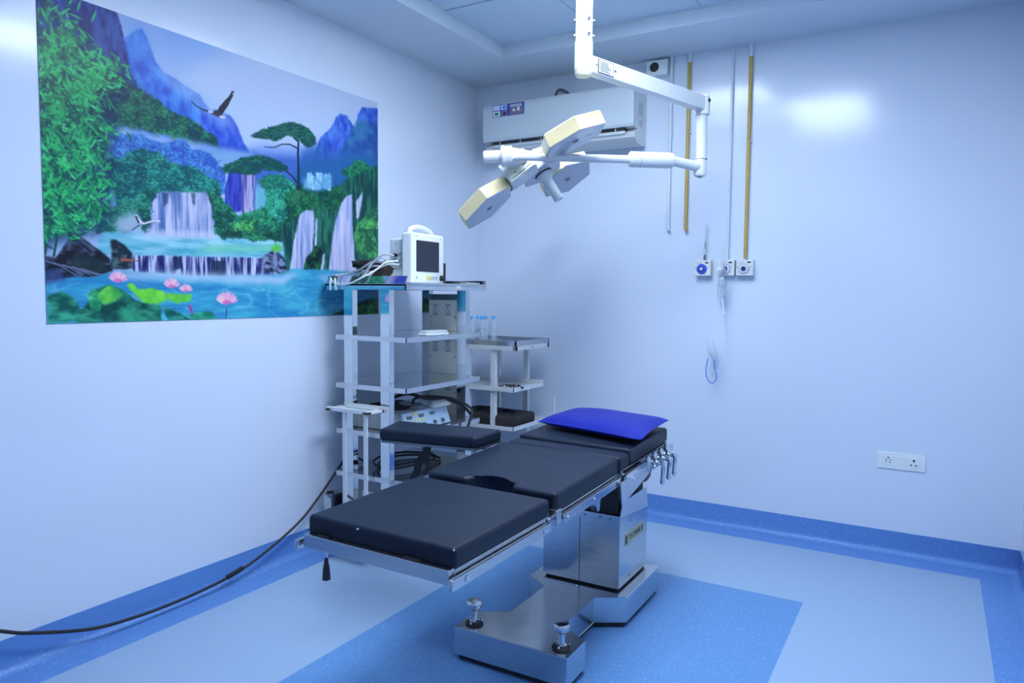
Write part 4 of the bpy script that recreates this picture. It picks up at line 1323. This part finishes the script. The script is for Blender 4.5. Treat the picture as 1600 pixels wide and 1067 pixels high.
B().rings([(0.002, -0.046, 0.075), (0.002, -0.060, 0.068)], [0.013, 0.011], 16).build('mask_port', CLEAR, t)
loop = [(-0.030, -0.012, 0.045), (-0.034, -0.012, 0.02), (-0.040, -0.012, -0.02), (-0.036, -0.012, -0.06), (-0.020, -0.012, -0.092), (0.0, -0.012, -0.100), (0.016, -0.012, -0.085), (0.022, -0.012, -0.055), (0.014, -0.014, -0.02), (0.008, -0.014, 0.01), (0.006, -0.016, 0.04)]
lp_ = curve(loop, 4)
sb = B()
for i in range(len(lp_) - 1):
    sb.bar(lp_[i], lp_[i + 1] + (lp_[i + 1] - lp_[i]) * 0.2, 0.0055, 0.0012, up=(0, -1, 0.0))
sb.build('elastic_strap', mat('blue_elastic', (0.05, 0.20, 0.75), rough=0.6), t, smooth=0)

# switch plate
t = thing('switch_plate', 'white wall plate with two sockets and a switch on back wall', 'switch plate', (2.669, 0, 0.4975))
B().span((-0.113, -0.008, -0.044), (0.113, 0, 0.044), bevel=0.004).build('plate', WHITE_P, t)
for x0, x1 in ((-0.088, -0.030), (-0.024, -0.002), (0.000, 0.022), (0.030, 0.088)):
    B().span((x0, -0.0105, -0.026), (x1, -0.0078, 0.026), bevel=0.0015).build('rocker' if x0 == 0.0 else 'module', WHITE_P, t)
hl = B()
for x, z, r in ((-0.060, 0.016, 0.0042), (-0.070, 0.004, 0.0032), (-0.050, 0.004, 0.0032), (-0.069, -0.006, 0.0028), (-0.051, -0.008, 0.0030), (0.059, 0.010, 0.0050), (0.059, 0.014, 0.0045), (0.046, -0.012, 0.0042), (0.070, -0.012, 0.0042)):
    hl.cyl((x, -0.0112, z), (x, -0.0100, z), r, 12)
hl.build('socket_holes', BLACK, t)
B().span((0.006, -0.0112, -0.014), (0.014, -0.0104, -0.0125)).build('rocker_mark', GREY, t, smooth=0)

# ------------------------------------------------------------------ equipment trolley
TX, TY = 0.345, -1.16
tro = thing('equipment_trolley', 'tall stainless steel equipment trolley with five shelves by the left wall', 'trolley', (TX, TY, 0))


def V(x, y, z):
    return (x - TX, y - TY, z)


SX0, SX1, SY0, SY1 = 0.110, 0.580, -1.505, -0.840
for x0, x1, y0, y1 in ((0.169, 0.228, -1.500, -1.462), (0.412, 0.470, -1.500, -1.462), (0.169, 0.222, -0.845, -0.805), (0.420, 0.482, -0.845, -0.805)):
    B().span(V(x0, y0, 0.20), V(x1, y1, 1.376), bevel=0.002).build('post', MIRROR, tro)
shelf_z = (1.138, 0.888, 0.650, 0.425)
for z in shelf_z:
    sh = B().span(V(SX0 + 0.004, SY0 + 0.004, z - 0.004), V(SX1 - 0.004, SY1 - 0.004, z)).build('shelf', MIRROR if z > 0.8 else STEEL, tro, smooth=0)
    g = B()
    g.span(V(SX0, SY0, z - 0.024), V(SX1, SY0 + 0.004, z + 0.001)).span(V(SX0, SY1 - 0.004, z - 0.024), V(SX1, SY1, z + 0.001))
    g.span(V(SX0, SY0, z - 0.024), V(SX0 + 0.004, SY1, z + 0.001)).span(V(SX1 - 0.004, SY0, z - 0.024), V(SX1, SY1, z + 0.001))
    g.build('shelf_lip', STEEL, sh, smooth=0)
# top tray
UX0, UX1, UY0, UY1 = 0.055, 0.585, -1.515, -0.795
tt = B().span(V(UX0, UY0, 1.392), V(UX1, UY1, 1.400)).build('top_tray', STEEL, tro, smooth=0)
g = B()
g.span(V(UX0, UY0, 1.372), V(UX1, UY0 + 0.006, 1.402)).span(V(UX0, UY1 - 0.006, 1.372), V(UX1, UY1, 1.402))
g.span(V(UX0, UY0, 1.372), V(UX0 + 0.006, UY1, 1.402)).span(V(UX1 - 0.006, UY0, 1.372), V(UX1, UY1, 1.408))
g.build('tray_frame', MIRROR, tt, smooth=0)
g = B()
g.prism([(UY0 - TY + 0.004, 1.402), (UY0 - TY + 0.007, 1.402), (UY0 - TY + 0.020, 1.440), (UY0 - TY + 0.017, 1.440)], UX0 - TX + 0.006, UX1 - TX - 0.004, M=MXN)
g.span(V(UX0, UY1 - 0.004, 1.402), V(UX1, UY1, 1.428))
g.span(V(UX0, UY0 + 0.02, 1.402), V(UX0 + 0.003, UY1, 1.440))
g.build('tray_rim', MIRROR, tt, smooth=0)
B().span(V(UX1, -1.09, 1.381), V(UX1 + 0.0012, -1.045, 1.396)).build('tag_sticker', WHITE_P, tt, smooth=0)
# socket panel at the back, between the posts
pan = B().span(V(0.222, -0.835, 0.45), V(0.420, -0.822, 1.345), bevel=0.001).build('socket_panel', CREAM, tro)
B().span(V(0.222, -0.838, 1.318), V(0.420, -0.830, 1.352)).build('panel_rail', DSTEEL, tro, smooth=0)
for z in (1.262, 1.050, 0.825, 0.60):
    for x in (0.262, 0.350):
        so_ = B().span(V(x - 0.017, -0.839, z - 0.034), V(x + 0.020, -0.835, z + 0.034), bevel=0.001).build('socket', GREY, pan)
        B().span(V(x - 0.015, -0.8405, z - 0.018), V(x + 0.018, -0.838, z + 0.018), bevel=0.001).build('socket_face', WHITE_P, so_)
        hl = B()
        for dx, dz, r in ((0.0015, 0.010, 0.0042), (-0.006, -0.002, 0.003), (0.010, -0.002, 0.003), (-0.006, -0.011, 0.003), (0.010, -0.011, 0.003)):
            hl.cyl(V(x + dx, -0.8412, z + dz), V(x + dx, -0.8400, z + dz), r, 10)
        hl.build('socket_holes', BLACK, so_)
sc = B()
for z in (1.22, 0.99, 0.78):
    for x in (0.234, 0.402):
        sc.cyl(V(x, -0.838, z), V(x, -0.8345, z), 0.004, 10)
sc.build('panel_screws', DSTEEL, pan)
# base with castors
bs_ = B().span(V(0.10, -1.52, 0.165), V(0.58, -0.80, 0.205), bevel=0.004).build('base_frame', STEEL, tro)
B().span(V(0.06, -1.545, 0.20), V(0.115, -1.46, 0.305), bevel=0.004).build('corner_box', STEEL, tro)
B().span(V(0.072, -1.535, 0.305), V(0.098, -1.505, 0.313), bevel=0.002).build('box_plug', BLACK, tro)
for x in (0.14, 0.54):
    for y in (-1.48, -0.84):
        cs_ = B().rings([V(x - 0.014, y, 0.055), V(x - 0.012, y, 0.055), V(x + 0.012, y, 0.055), V(x + 0.014, y, 0.055)], [0.048, 0.055, 0.055, 0.048], 24).build('castor_wheel', RUBBER, tro)
        B().span(V(x - 0.022, y - 0.016, 0.05), V(x - 0.016, y + 0.016, 0.166)).span(V(x + 0.016, y - 0.016, 0.05), V(x + 0.022, y + 0.016, 0.166)).span(V(x - 0.022, y - 0.016, 0.116), V(x + 0.022, y + 0.016, 0.168)).build('castor_fork', STEEL, cs_, smooth=0)
# white flat-bar holder bolted to the front posts
hz = 0.770
ho = B().bar(V(0.175, -1.504, hz + 0.004), V(0.470, -1.504, hz + 0.004), 0.004, 0.034).build('holder_bar', WHITE, tro, smooth=0)
g = B()
g.span(V(0.160, -1.625, hz - 0.006), V(0.440, -1.600, hz + 0.012), bevel=0.001)
g.span(V(0.160, -1.625, hz - 0.006), V(0.195, -1.505, hz + 0.006), bevel=0.001).span(V(0.405, -1.625, hz - 0.006), V(0.440, -1.505, hz + 0.006), bevel=0.001)
g.span(V(0.160, -1.52, hz - 0.006), V(0.440, -1.507, hz + 0.006), bevel=0.001)
g.build('holder_ring', WHITE, ho)
for x in (0.262, 0.400):
    B().span(V(x, -1.613, 0.16), V(x + 0.024, -1.607, hz)).build('holder_strap', WHITE, ho, smooth=0)
B().span(V(0.22, -1.63, 0.155), V(0.46, -1.50, 0.165)).build('holder_foot', WHITE, ho, smooth=0)
g = B()
for x in (0.195, 0.443):
    g.lathe(V(x, -1.506, hz + 0.004), [(0.007, 0), (0.007, 0.003), (0.004, 0.005)], axis=(0, -1, 0), seg=12)
g.build('holder_bolts', GREY, ho)

# ------------------------------------------------------------------ patient monitor on the top tray
mon = thing('patient_monitor', 'white patient monitor with dark screen on top of the steel trolley', 'patient monitor', (0.472, -1.245, 1.400), 0.06)
MR = 0.045                                                                 # half depth of the front housing
MRm = Matrix.Rotation(0, 4, 'Z')
B().span((-0.020, -0.150, 0.004), (0.045, 0.150, 0.262), bevel=0.012, seg=3).build('front_housing', WHITE_P, mon, smooth=50)
B().span((-0.115, -0.120, 0.012), (-0.018, 0.120, 0.235), bevel=0.010, seg=2).build('rear_housing', mat('pale_grey_plastic', (0.70, 0.76, 0.76), rough=0.4), mon, smooth=50)
B().span((-0.110, -0.124, 0.014), (-0.030, -0.118, 0.075), bevel=0.002).build('printer_door', WHITE_P, mon)
B().span((-0.112, -0.123, 0.080), (-0.026, -0.118, 0.175), bevel=0.002).build('parameter_panel', LGREY, mon)
B().cyl((-0.070, -0.121, 0.205), (-0.070, -0.1185, 0.205), 0.008, 16).build('side_mark', GREY, mon)
for x in (-0.085, 0.085):
    B().span((-0.09, x - 0.02, 0), (0.035, x + 0.02, 0.008)).build('foot', RUBBER, mon, smooth=0)
sc_ = B().span((0.0445, -0.112, 0.066), (0.0462, 0.098, 0.224), bevel=0.0005).build('screen', SCREEN, mon, smooth=0)
hd = B().tube([(0.01, -0.125, 0.252), (0.01, -0.115, 0.278), (0.01, -0.06, 0.292), (0.01, 0.0, 0.291), (0.01, 0.06, 0.276), (0.01, 0.085, 0.254)], 0.013, 12)
hd.build('carry_handle', WHITE_P, mon)
B().lathe((0.045, 0.120, 0.036), [(0.016, 0), (0.015, 0.010), (0.012, 0.013), (0.003, 0.013)], axis=(1, 0, 0), seg=20).build('dial', BLACK, mon)
B().cyl((0.0445, -0.108, 0.036), (0.048, -0.108, 0.036), 0.0085, 18).build('power_button', GREY, mon)
B().span((0.0445, -0.020, 0.026), (0.0475, 0.014, 0.046), bevel=0.001).build('yellow_key', YELP, mon)
for k in range(4):
    B().span((0.0445, 0.018 + 0.017 * k, 0.028), (0.0475, 0.032 + 0.017 * k, 0.044), bevel=0.001).build('key', GREY, mon)
g = B().span((0.0445, -0.122, 0.243), (0.0455, -0.098, 0.247)).span((0.0445, 0.108, 0.243), (0.0455, 0.120, 0.247))
g.build('badge_print', GREY, mon, smooth=0)
plugs = []
for z, c_ in ((0.150, BLACK), (0.118, BLACK), (0.165, GREY), (0.132, GREY), (0.100, GREY)):
    x = -0.070 if c_ is BLACK else -0.040
    pg = B().cyl((x, -0.122, z), (x, -0.146, z), 0.0075, 14).build('cable_plug', c_, mon)
B().span((0.005, 0.152, 0.0), (0.045, 0.168, 0.118), bevel=0.003).build('side_pouch', BROWNCLOTH, mon)

# monitor leads and pressure cuff lying on the left of the tray
tag(B().tube([(0.415, -1.395, 1.545), (0.37, -1.43, 1.548), (0.31, -1.45, 1.50), (0.27, -1.455, 1.455), (0.235, -1.46, 1.425), (0.18, -1.48, 1.418), (0.11, -1.49, 1.440), (0.09, -1.47, 1.447), (0.13, -1.44, 1.452), (0.20, -1.43, 1.470), (0.30, -1.42, 1.462)], 0.0055, 8).build('monitor_cable', GREY, None), 'thick grey monitor lead looping over the trolley tray', 'cable')
tag(B().tube([(0.44, -1.393, 1.518), (0.40, -1.44, 1.510), (0.36, -1.475, 1.470), (0.31, -1.530, 1.428), (0.25, -1.540, 1.402), (0.18, -1.538, 1.396), (0.13, -1.534, 1.410), (0.105, -1.530, 1.432)], 0.0042, 8).build('monitor_cable', WHITE_P, None), 'white monitor lead sagging in front of the trolley tray', 'cable')
tag(B().tube([(0.44, -1.393, 1.500), (0.40, -1.43, 1.500), (0.34, -1.45, 1.470), (0.30, -1.46, 1.440), (0.22, -1.47, 1.424), (0.12, -1.488, 1.432)], 0.004, 8).build('monitor_cable', LGREY, None), 'light grey monitor lead lying along the trolley tray', 'cable')
tag(B().tube([(0.415, -1.395, 1.513), (0.36, -1.43, 1.53), (0.32, -1.45, 1.51), (0.29, -1.46, 1.46), (0.27, -1.47, 1.42)], 0.003, 8).build('monitor_cable', LGREY, None), 'thin grey monitor lead dropping steeply from the monitor side', 'cable')
t = thing('lead_clip', 'pair of white lead clips hanging over the trolley edge', 'clip', (0.112, -1.530, 1.43))
B().rings([(0, 0, 0), (0.0, -0.006, -0.020), (-0.002, -0.006, -0.062)], [0.004, 0.006, 0.005], 12).build('clip', WHITE_P, t)
B().rings([(0.026, 0, 0), (0.032, -0.006, -0.020), (0.038, -0.006, -0.062)], [0.004, 0.007, 0.005], 12).build('clip', LGREY, t)
cuff = thing('pressure_cuff', 'folded dark blood pressure cuff on the trolley tray beside the monitor', 'pressure cuff', (0.265, -1.36, 1.401))
rng_ = random.Random(5)


def lump(name, c, s, mt_, parent, seed, amp=0.18, seg=18):
    g = B()
    rr = random.Random(seed)
    ph = [rr.uniform(0, 6.28) for _ in range(6)]
    r = bmesh.ops.create_icosphere(g.bm, subdivisions=3, radius=1)
    for v in r['verts']:
        p = v.co.copy()
        k = 1 + amp * (math.sin(3 * p.x + ph[0]) * math.sin(4 * p.y + ph[1]) + 0.6 * math.sin(6 * p.z + 5 * p.x + ph[2]) + 0.4 * math.sin(9 * p.y + ph[3]) * math.sin(7 * p.x + ph[4]))
        f = lambda a: math.copysign(abs(a) ** 0.6, a)
        v.co = Vector((f(p.x) * s[0] * k, f(p.y) * s[1] * k, f(p.z) * s[2] * (1 + 0.5 * (k - 1)))) + Vector(c)
    return g.build(name, mt_, parent, smooth=60)


lump('cuff_roll', (0.01, 0, 0.058), (0.115, 0.055, 0.056), BROWNCLOTH, cuff, 3)
lump('cuff_flap', (-0.055, -0.02, 0.105), (0.060, 0.045, 0.022), DARKCLOTH, cuff, 4)
B().tube([(-0.09, -0.06, 0.060), (-0.03, -0.076, 0.080), (0.04, -0.068, 0.112), (0.10, -0.05, 0.108)], 0.006, 8).build('cuff_hose', GREY, cuff)
B().tube([(-0.10, -0.06, 0.045), (-0.02, -0.078, 0.060), (0.04, -0.076, 0.090), (0.09, -0.06, 0.090)], 0.005, 8).build('cuff_hose', GREY, cuff)
B().tube([(0.12, 0.0, 0.03), (0.142, -0.01, 0.026), (0.146, -0.01, 0.012), (0.13, -0.01, 0.006)], 0.006, 8).build('cuff_loop', BLACK, cuff)
B().cyl((0.09, -0.02, 0.104), (0.085, -0.02, 0.124), 0.014, 14).build('bulb_cap', WHITE_P, cuff)

# small things on shelves
t = thing('remote_box', 'small white plastic box on the second shelf of the trolley', 'box', (0.535, -1.22, 1.139), 1.45)
B().span((-0.085, -0.030, 0), (0.085, 0.030, 0.014), bevel=0.004).build('lower_shell', WHITE_P, t)
B().span((-0.080, -0.026, 0.014), (0.080, 0.026, 0.026), bevel=0.004).build('upper_shell', OFFW, t)
t = tag(B().prism([(-0.06, -0.03), (0.05, -0.035), (0.065, 0.02), (-0.045, 0.03)], 0.0, 0.006, bevel=0.001).build('paper_pad', WHITE_P, None, loc=(0.555, -0.92, 1.410)), 'small white paper pad at the back of the trolley tray', 'paper')
t.rotation_euler = (0, 0, 1.5)

esu = thing('electrosurgical_unit', 'beige electrosurgical unit on the fourth trolley shelf', 'electrosurgical unit', (0.32, -1.235, 0.651))
B().span((-0.19, -0.19, 0.0), (0.165, 0.19, 0.092), bevel=0.006).build('case', mat('grey_beige_enamel', (0.55, 0.60, 0.58), rough=0.4, noise=0.05, nscale=10), esu)
fp_ = B().prism([(0.165, 0.004), (0.200, 0.004), (0.168, 0.094), (0.150, 0.094)], -0.19, 0.19, M=Matrix(((1, 0, 0, 0), (0, 0, 1, 0), (0, 1, 0, 0), (0, 0, 0, 1)))).build('front_panel', mat('blue_panel', (0.34, 0.48, 0.62), rough=0.35), esu, smooth=0)
for y in (-0.10, -0.07, -0.04):
    B().span((0.181, y - 0.009, 0.046), (0.188, y + 0.009, 0.055)).build('yellow_key', YELP, fp_, smooth=0)
B().span((0.170, -0.11, 0.080), (0.176, -0.075, 0.089)).build('yellow_key', YELP, fp_, smooth=0)
for y in (-0.145, -0.045, 0.05):
    B().span((0.172, y - 0.020, 0.062), (0.1815, y + 0.020, 0.077)).build('display', DSTEEL, fp_, smooth=0)
for y in (-0.13, -0.04, 0.05, 0.12):
    B().cyl((0.188, y, 0.024), (0.204, y, 0.024), 0.010, 16).build('socket', DSTEEL, fp_)
lump('black_mat', (-0.03, 0.0, 0.101), (0.12, 0.13, 0.010), DARKCLOTH, esu, 8, 0.1)
t = lump('plastic_bag', (0, 0, 0.018), (0.085, 0.12, 0.022), BAGCLEAR, None, 12, 0.25)
t.location = (0.43, -1.13, 0.745)
tag(t, 'crumpled clear plastic bag on top of the electrosurgical unit', 'plastic bag')
tag(B().tube([(0.30, -1.33, 0.765), (0.33, -1.31, 0.80), (0.40, -1.27, 0.825), (0.46, -1.20, 0.80), (0.50, -1.06, 0.775), (0.53, -0.97, 0.745), (0.545, -0.90, 0.69), (0.54, -0.87, 0.665)], 0.009, 10).build('power_cable', RUBBER, None), 'thick black cable arching over the electrosurgical unit', 'cable')
tag(B().tube([(0.42, -1.25, 0.768), (0.43, -1.24, 0.80), (0.47, -1.15, 0.802), (0.53, -1.02, 0.775), (0.60, -0.96, 0.72), (0.61, -0.99, 0.66), (0.60, -1.02, 0.60)], 0.007, 10).build('power_cable', RUBBER, None), 'black cable hanging over the trolley edge beside the unit', 'cable')
coil = []
for k in range(27):
    a = 2 * math.pi * k / 12.0
    coil.append((0.345 + (0.13 + 0.030 * math.sin(0.45 * k)) * math.cos(a), -1.20 + (0.20 + 0.03 * math.cos(0.6 * k)) * math.sin(a), 0.433 + 0.0014 * k))
tag(B().tube(coil, 0.006, 8, 3).build('coiled_cable', RUBBER, None), 'coiled black cable on the lowest trolley shelf', 'cable')
fp2 = thing('foot_pedal', 'dark foot pedal on the trolley base under the lowest shelf', 'foot pedal', (0.32, -1.38, 0.206))
B().span((-0.11, -0.07, 0), (0.11, 0.07, 0.05), bevel=0.01).build('pedal_base', BLACK, fp2)
B().prism([(-0.06, 0.05), (0.06, 0.05), (0.06, 0.075), (-0.06, 0.115)], -0.09, 0.09, M=Matrix(((0, 0, 1, 0), (1, 0, 0, 0), (0, 1, 0, 0), (0, 0, 0, 1))), bevel=0.003).build('pedal_plate', CREAM, fp2)

# long cable along the left skirting
cable = thing('floor_cable', 'long black mains cable running down to the floor along left skirting', 'cable', (0.05, -2.4, 0))


def Q(x, y, z):
    return (x - 0.05, y + 2.4, z)


B().tube([Q(0.06, -3.45, 0.40), Q(0.06, -3.25, 0.275), Q(0.06, -3.072, 0.183), Q(0.06, -2.979, 0.138), Q(0.060, -2.77, 0.067), Q(0.062, -2.60, 0.045), Q(0.060, -2.45, 0.038), Q(0.060, -2.28, 0.043), Q(0.060, -2.113, 0.060), Q(0.06, -1.95, 0.100), Q(0.06, -1.724, 0.191), Q(0.06, -1.58, 0.290), Q(0.06, -1.427, 0.418), Q(0.075, -1.37, 0.47), Q(0.16, -1.32, 0.437)], 0.0065, 10, 8).build('cord', RUBBER, cable)
B().bar(Q(0.060, -2.150, 0.056), Q(0.060, -2.06, 0.073), 0.018, 0.018, bevel=0.003).build('connector', BLACK, cable)

# ------------------------------------------------------------------ white instrument cart by the back wall
cart = thing('instrument_cart', 'white enamelled instrument cart with steel top by the back wall', 'cart', (0.41, -0.39, 0))


def K(x, y, z):
    return (x - 0.41, y + 0.39, z)


KX0, KX1, KY0, KY1 = 0.150, 0.672, -0.600, -0.178
tp_ = B().span(K(KX0 + 0.01, KY0 + 0.01, 1.046), K(KX1 - 0.01, KY1 - 0.01, 1.054)).build('steel_top', mat('pale_steel_sheet', (0.62, 0.68, 0.74), rough=0.25, metal=0.8, noise=0.08, nscale=8), cart, smooth=0)
g = B()
g.span(K(KX0, KY0, 1.048), K(KX1, KY0 + 0.008, 1.078)).span(K(KX0, KY1 - 0.008, 1.048), K(KX1, KY1, 1.078))
g.span(K(KX0, KY0, 1.048), K(KX0 + 0.008, KY1, 1.078)).span(K(KX1 - 0.008, KY0, 1.048), K(KX1, KY1, 1.078))
g.build('top_rim', STEEL, cart, smooth=0)
g = B()
g.span(K(KX0, KY0, 1.022), K(KX1, KY0 + 0.02, 1.048)).span(K(KX0, KY1 - 0.02, 1.022), K(KX1, KY1, 1.048))
g.span(K(KX0, KY0, 1.022), K(KX0 + 0.02, KY1, 1.048)).span(K(KX1 - 0.02, KY0, 1.022), K(KX1, KY1, 1.048))
g.build('apron', WHITE, cart, smooth=0)
B().lathe(K(KX1 + 0.0005, -0.40, 1.036), [(0.006, 0), (0.004, 0.003)], axis=(1, 0, 0), seg=12).build('apron_screw', DSTEEL, cart)
for x, y in ((0.487, -0.585), (0.510, -0.222), (0.300, -0.585), (0.296, -0.222)):
    lg = B().span(K(x, y, 0.06), K(x + 0.034, y + 0.028, 1.03), bevel=0.002).build('leg', WHITE, cart)
    B().rings([K(x + 0.006, y + 0.014, 0.03), K(x + 0.028, y + 0.014, 0.03)], [0.03, 0.03], 20).build('castor', RUBBER, lg)
for z, hgt in ((0.778, 0.024), (0.545, 0.020)):
    sh = B().span(K(KX0 + 0.01, KY0 + 0.008, z), K(KX1 - 0.014, KY1 - 0.05, z + 0.005)).build('shelf', WHITE, cart, smooth=0)
    g = B()
    a_, c_, e_, f_ = KX0 + 0.008, KX1 - 0.012, KY0, KY1 - 0.045
    g.span(K(a_, e_, z - 0.004), K(c_, e_ + 0.004, z + hgt)).span(K(a_, f_ - 0.004, z - 0.004), K(c_, f_, z + hgt + 0.01))
    g.span(K(a_, e_, z - 0.004), K(a_ + 0.004, f_, z + hgt)).span(K(c_ - 0.004, e_, z - 0.004), K(c_, f_, z + hgt))
    g.build('shelf_lip', WHITE, sh, smooth=0)

# saline bottles on the cart
BS = [(0.205, -0.43), (0.250, -0.36), (0.262, -0.45), (0.302, -0.35), (0.318, -0.42), (0.356, -0.34)]
wh = ['clear saline bottle at the far left of the cart top', 'clear saline bottle second from the left on the cart top', 'clear saline bottle at the front of the bottle group on the cart',
      'clear saline bottle at the back of the bottle group on the cart', 'clear saline bottle second from the right on the cart top', 'clear saline bottle at the right end of the bottle group']
first = None
for (x, y), lb in zip(BS, wh):
    if first is None:
        t = thing('saline_bottle', lb, 'bottle', (x, y, 1.054), 0, 'saline bottles on the cart')
        B().lathe((0, 0, 0), [(0.018, 0), (0.022, 0.004), (0.0225, 0.03), (0.0215, 0.06), (0.0225, 0.09), (0.021, 0.115), (0.013, 0.135), (0.010, 0.142)], seg=20).build('bottle', CLEAR, t)
        B().lathe((0, 0, 0.140), [(0.0115, 0), (0.0125, 0.004), (0.0120, 0.020), (0.007, 0.024)], seg=16).build('cap', BLUECAP, t)
        B().rings2
        g = B()
        g.rings2(Vector((0, 0, 0.035)), Vector((0, 0, 1)), [(0.0230, 0), (0.0230, 0.045)], 20)
        g.build('label_sleeve', clearmat('label_film', (0.75, 0.85, 0.95), 0.45), t)
        first = t
    else:
        t = first.copy()
        COL.objects.link(t)
        t.location = (x, y, 1.054)
        t['label'] = lb
        for ch in list(first.children):
            c = ch.copy()
            COL.objects.link(c)
            c.parent = t
# clamps on the middle shelf
for k, (x, y, a, lb) in enumerate(((0.555, -0.50, 0.5, 'steel towel clamp at the left of the cart middle shelf'), (0.600, -0.53, 1.9, 'steel towel clamp between two others on the cart middle shelf'), (0.635, -0.50, 2.7, 'steel towel clamp nearest the corner of the cart middle shelf'))):
    t = thing('towel_clamp', lb, 'clamp', (x, y, 0.784), a, 'clamps on the cart shelf')
    B().tube([(-0.05, 0.004, 0.006), (-0.02, -0.002, 0.010), (0.02, 0.006, 0.012), (0.045, 0.012, 0.014)], 0.004, 8).build('arm', DSTEEL, t)
    B().tube([(-0.05, -0.004, 0.012), (-0.02, 0.004, 0.016), (0.02, -0.006, 0.018), (0.045, -0.012, 0.020)], 0.004, 8).build('arm', BLACK, t)
    for s in (-1, 1):
        B().tube([(0.058 + 0.010 * math.cos(q_), s * 0.014 + 0.010 * math.sin(q_), 0.018) for q_ in [2 * math.pi * j / 10 for j in range(10)]], 0.0028, 6, 2, closed=True).build('finger_ring', DSTEEL, t)
    B().cyl((-0.005, 0, 0.004), (-0.005, 0, 0.024), 0.005, 10).build('pivot', BLACK, t)
g = B().tube([(0, 0, 0.0), (0.004, 0, 0.02), (0.0, -0.002, 0.04), (0.008, 0, 0.055)], 0.003, 6)
# bag on the lowest cart shelf
bag = thing('instrument_bag', 'black soft instrument bag on the lowest shelf of the cart', 'bag', (0.41, -0.42, 0.551))
g = B().prism([(-0.23, -0.15), (0.12, -0.165), (0.225, -0.10), (0.235, 0.13), (-0.22, 0.15)], 0.0, 0.072, bevel=0.022, seg=3)
for v_ in g.bm.verts:
    if v_.co.z > 0.03:
        v_.co.z += 0.008 * math.sin(14 * v_.co.x + 2) * math.cos(11 * v_.co.y)
g.build('bag_body', DARKCLOTH, bag, smooth=60)
B().tube([(-0.10, -0.03, 0.070), (-0.06, -0.05, 0.092), (0.02, -0.05, 0.098), (0.06, -0.03, 0.082)], 0.007, 8).build('bag_strap', DARKCLOTH, bag)
B().tube([(0.07, 0.0, 0.072), (0.12, -0.02, 0.088), (0.17, -0.01, 0.072)], 0.007, 8).build('bag_strap', DARKCLOTH, bag)

# joined pieces that are only a pixel or two across
for o in bpy.data.objects:
    if o.type == 'MESH' and o.name.split('.')[0] in ('rail_bolts', 'collar_screws', 'band_screws', 'pole_screws', 'plate_print', 'plate_screws', 'glass_marking', 'label_print', 'print', 'screws',
                                                     'socket_holes', 'panel_screws', 'holder_bolts', 'badge_print', 'scale_rings', 'stud', 'emblem', 'lock_bolt', 'clamp_socket'):
        o['kind'] = 'stuff'
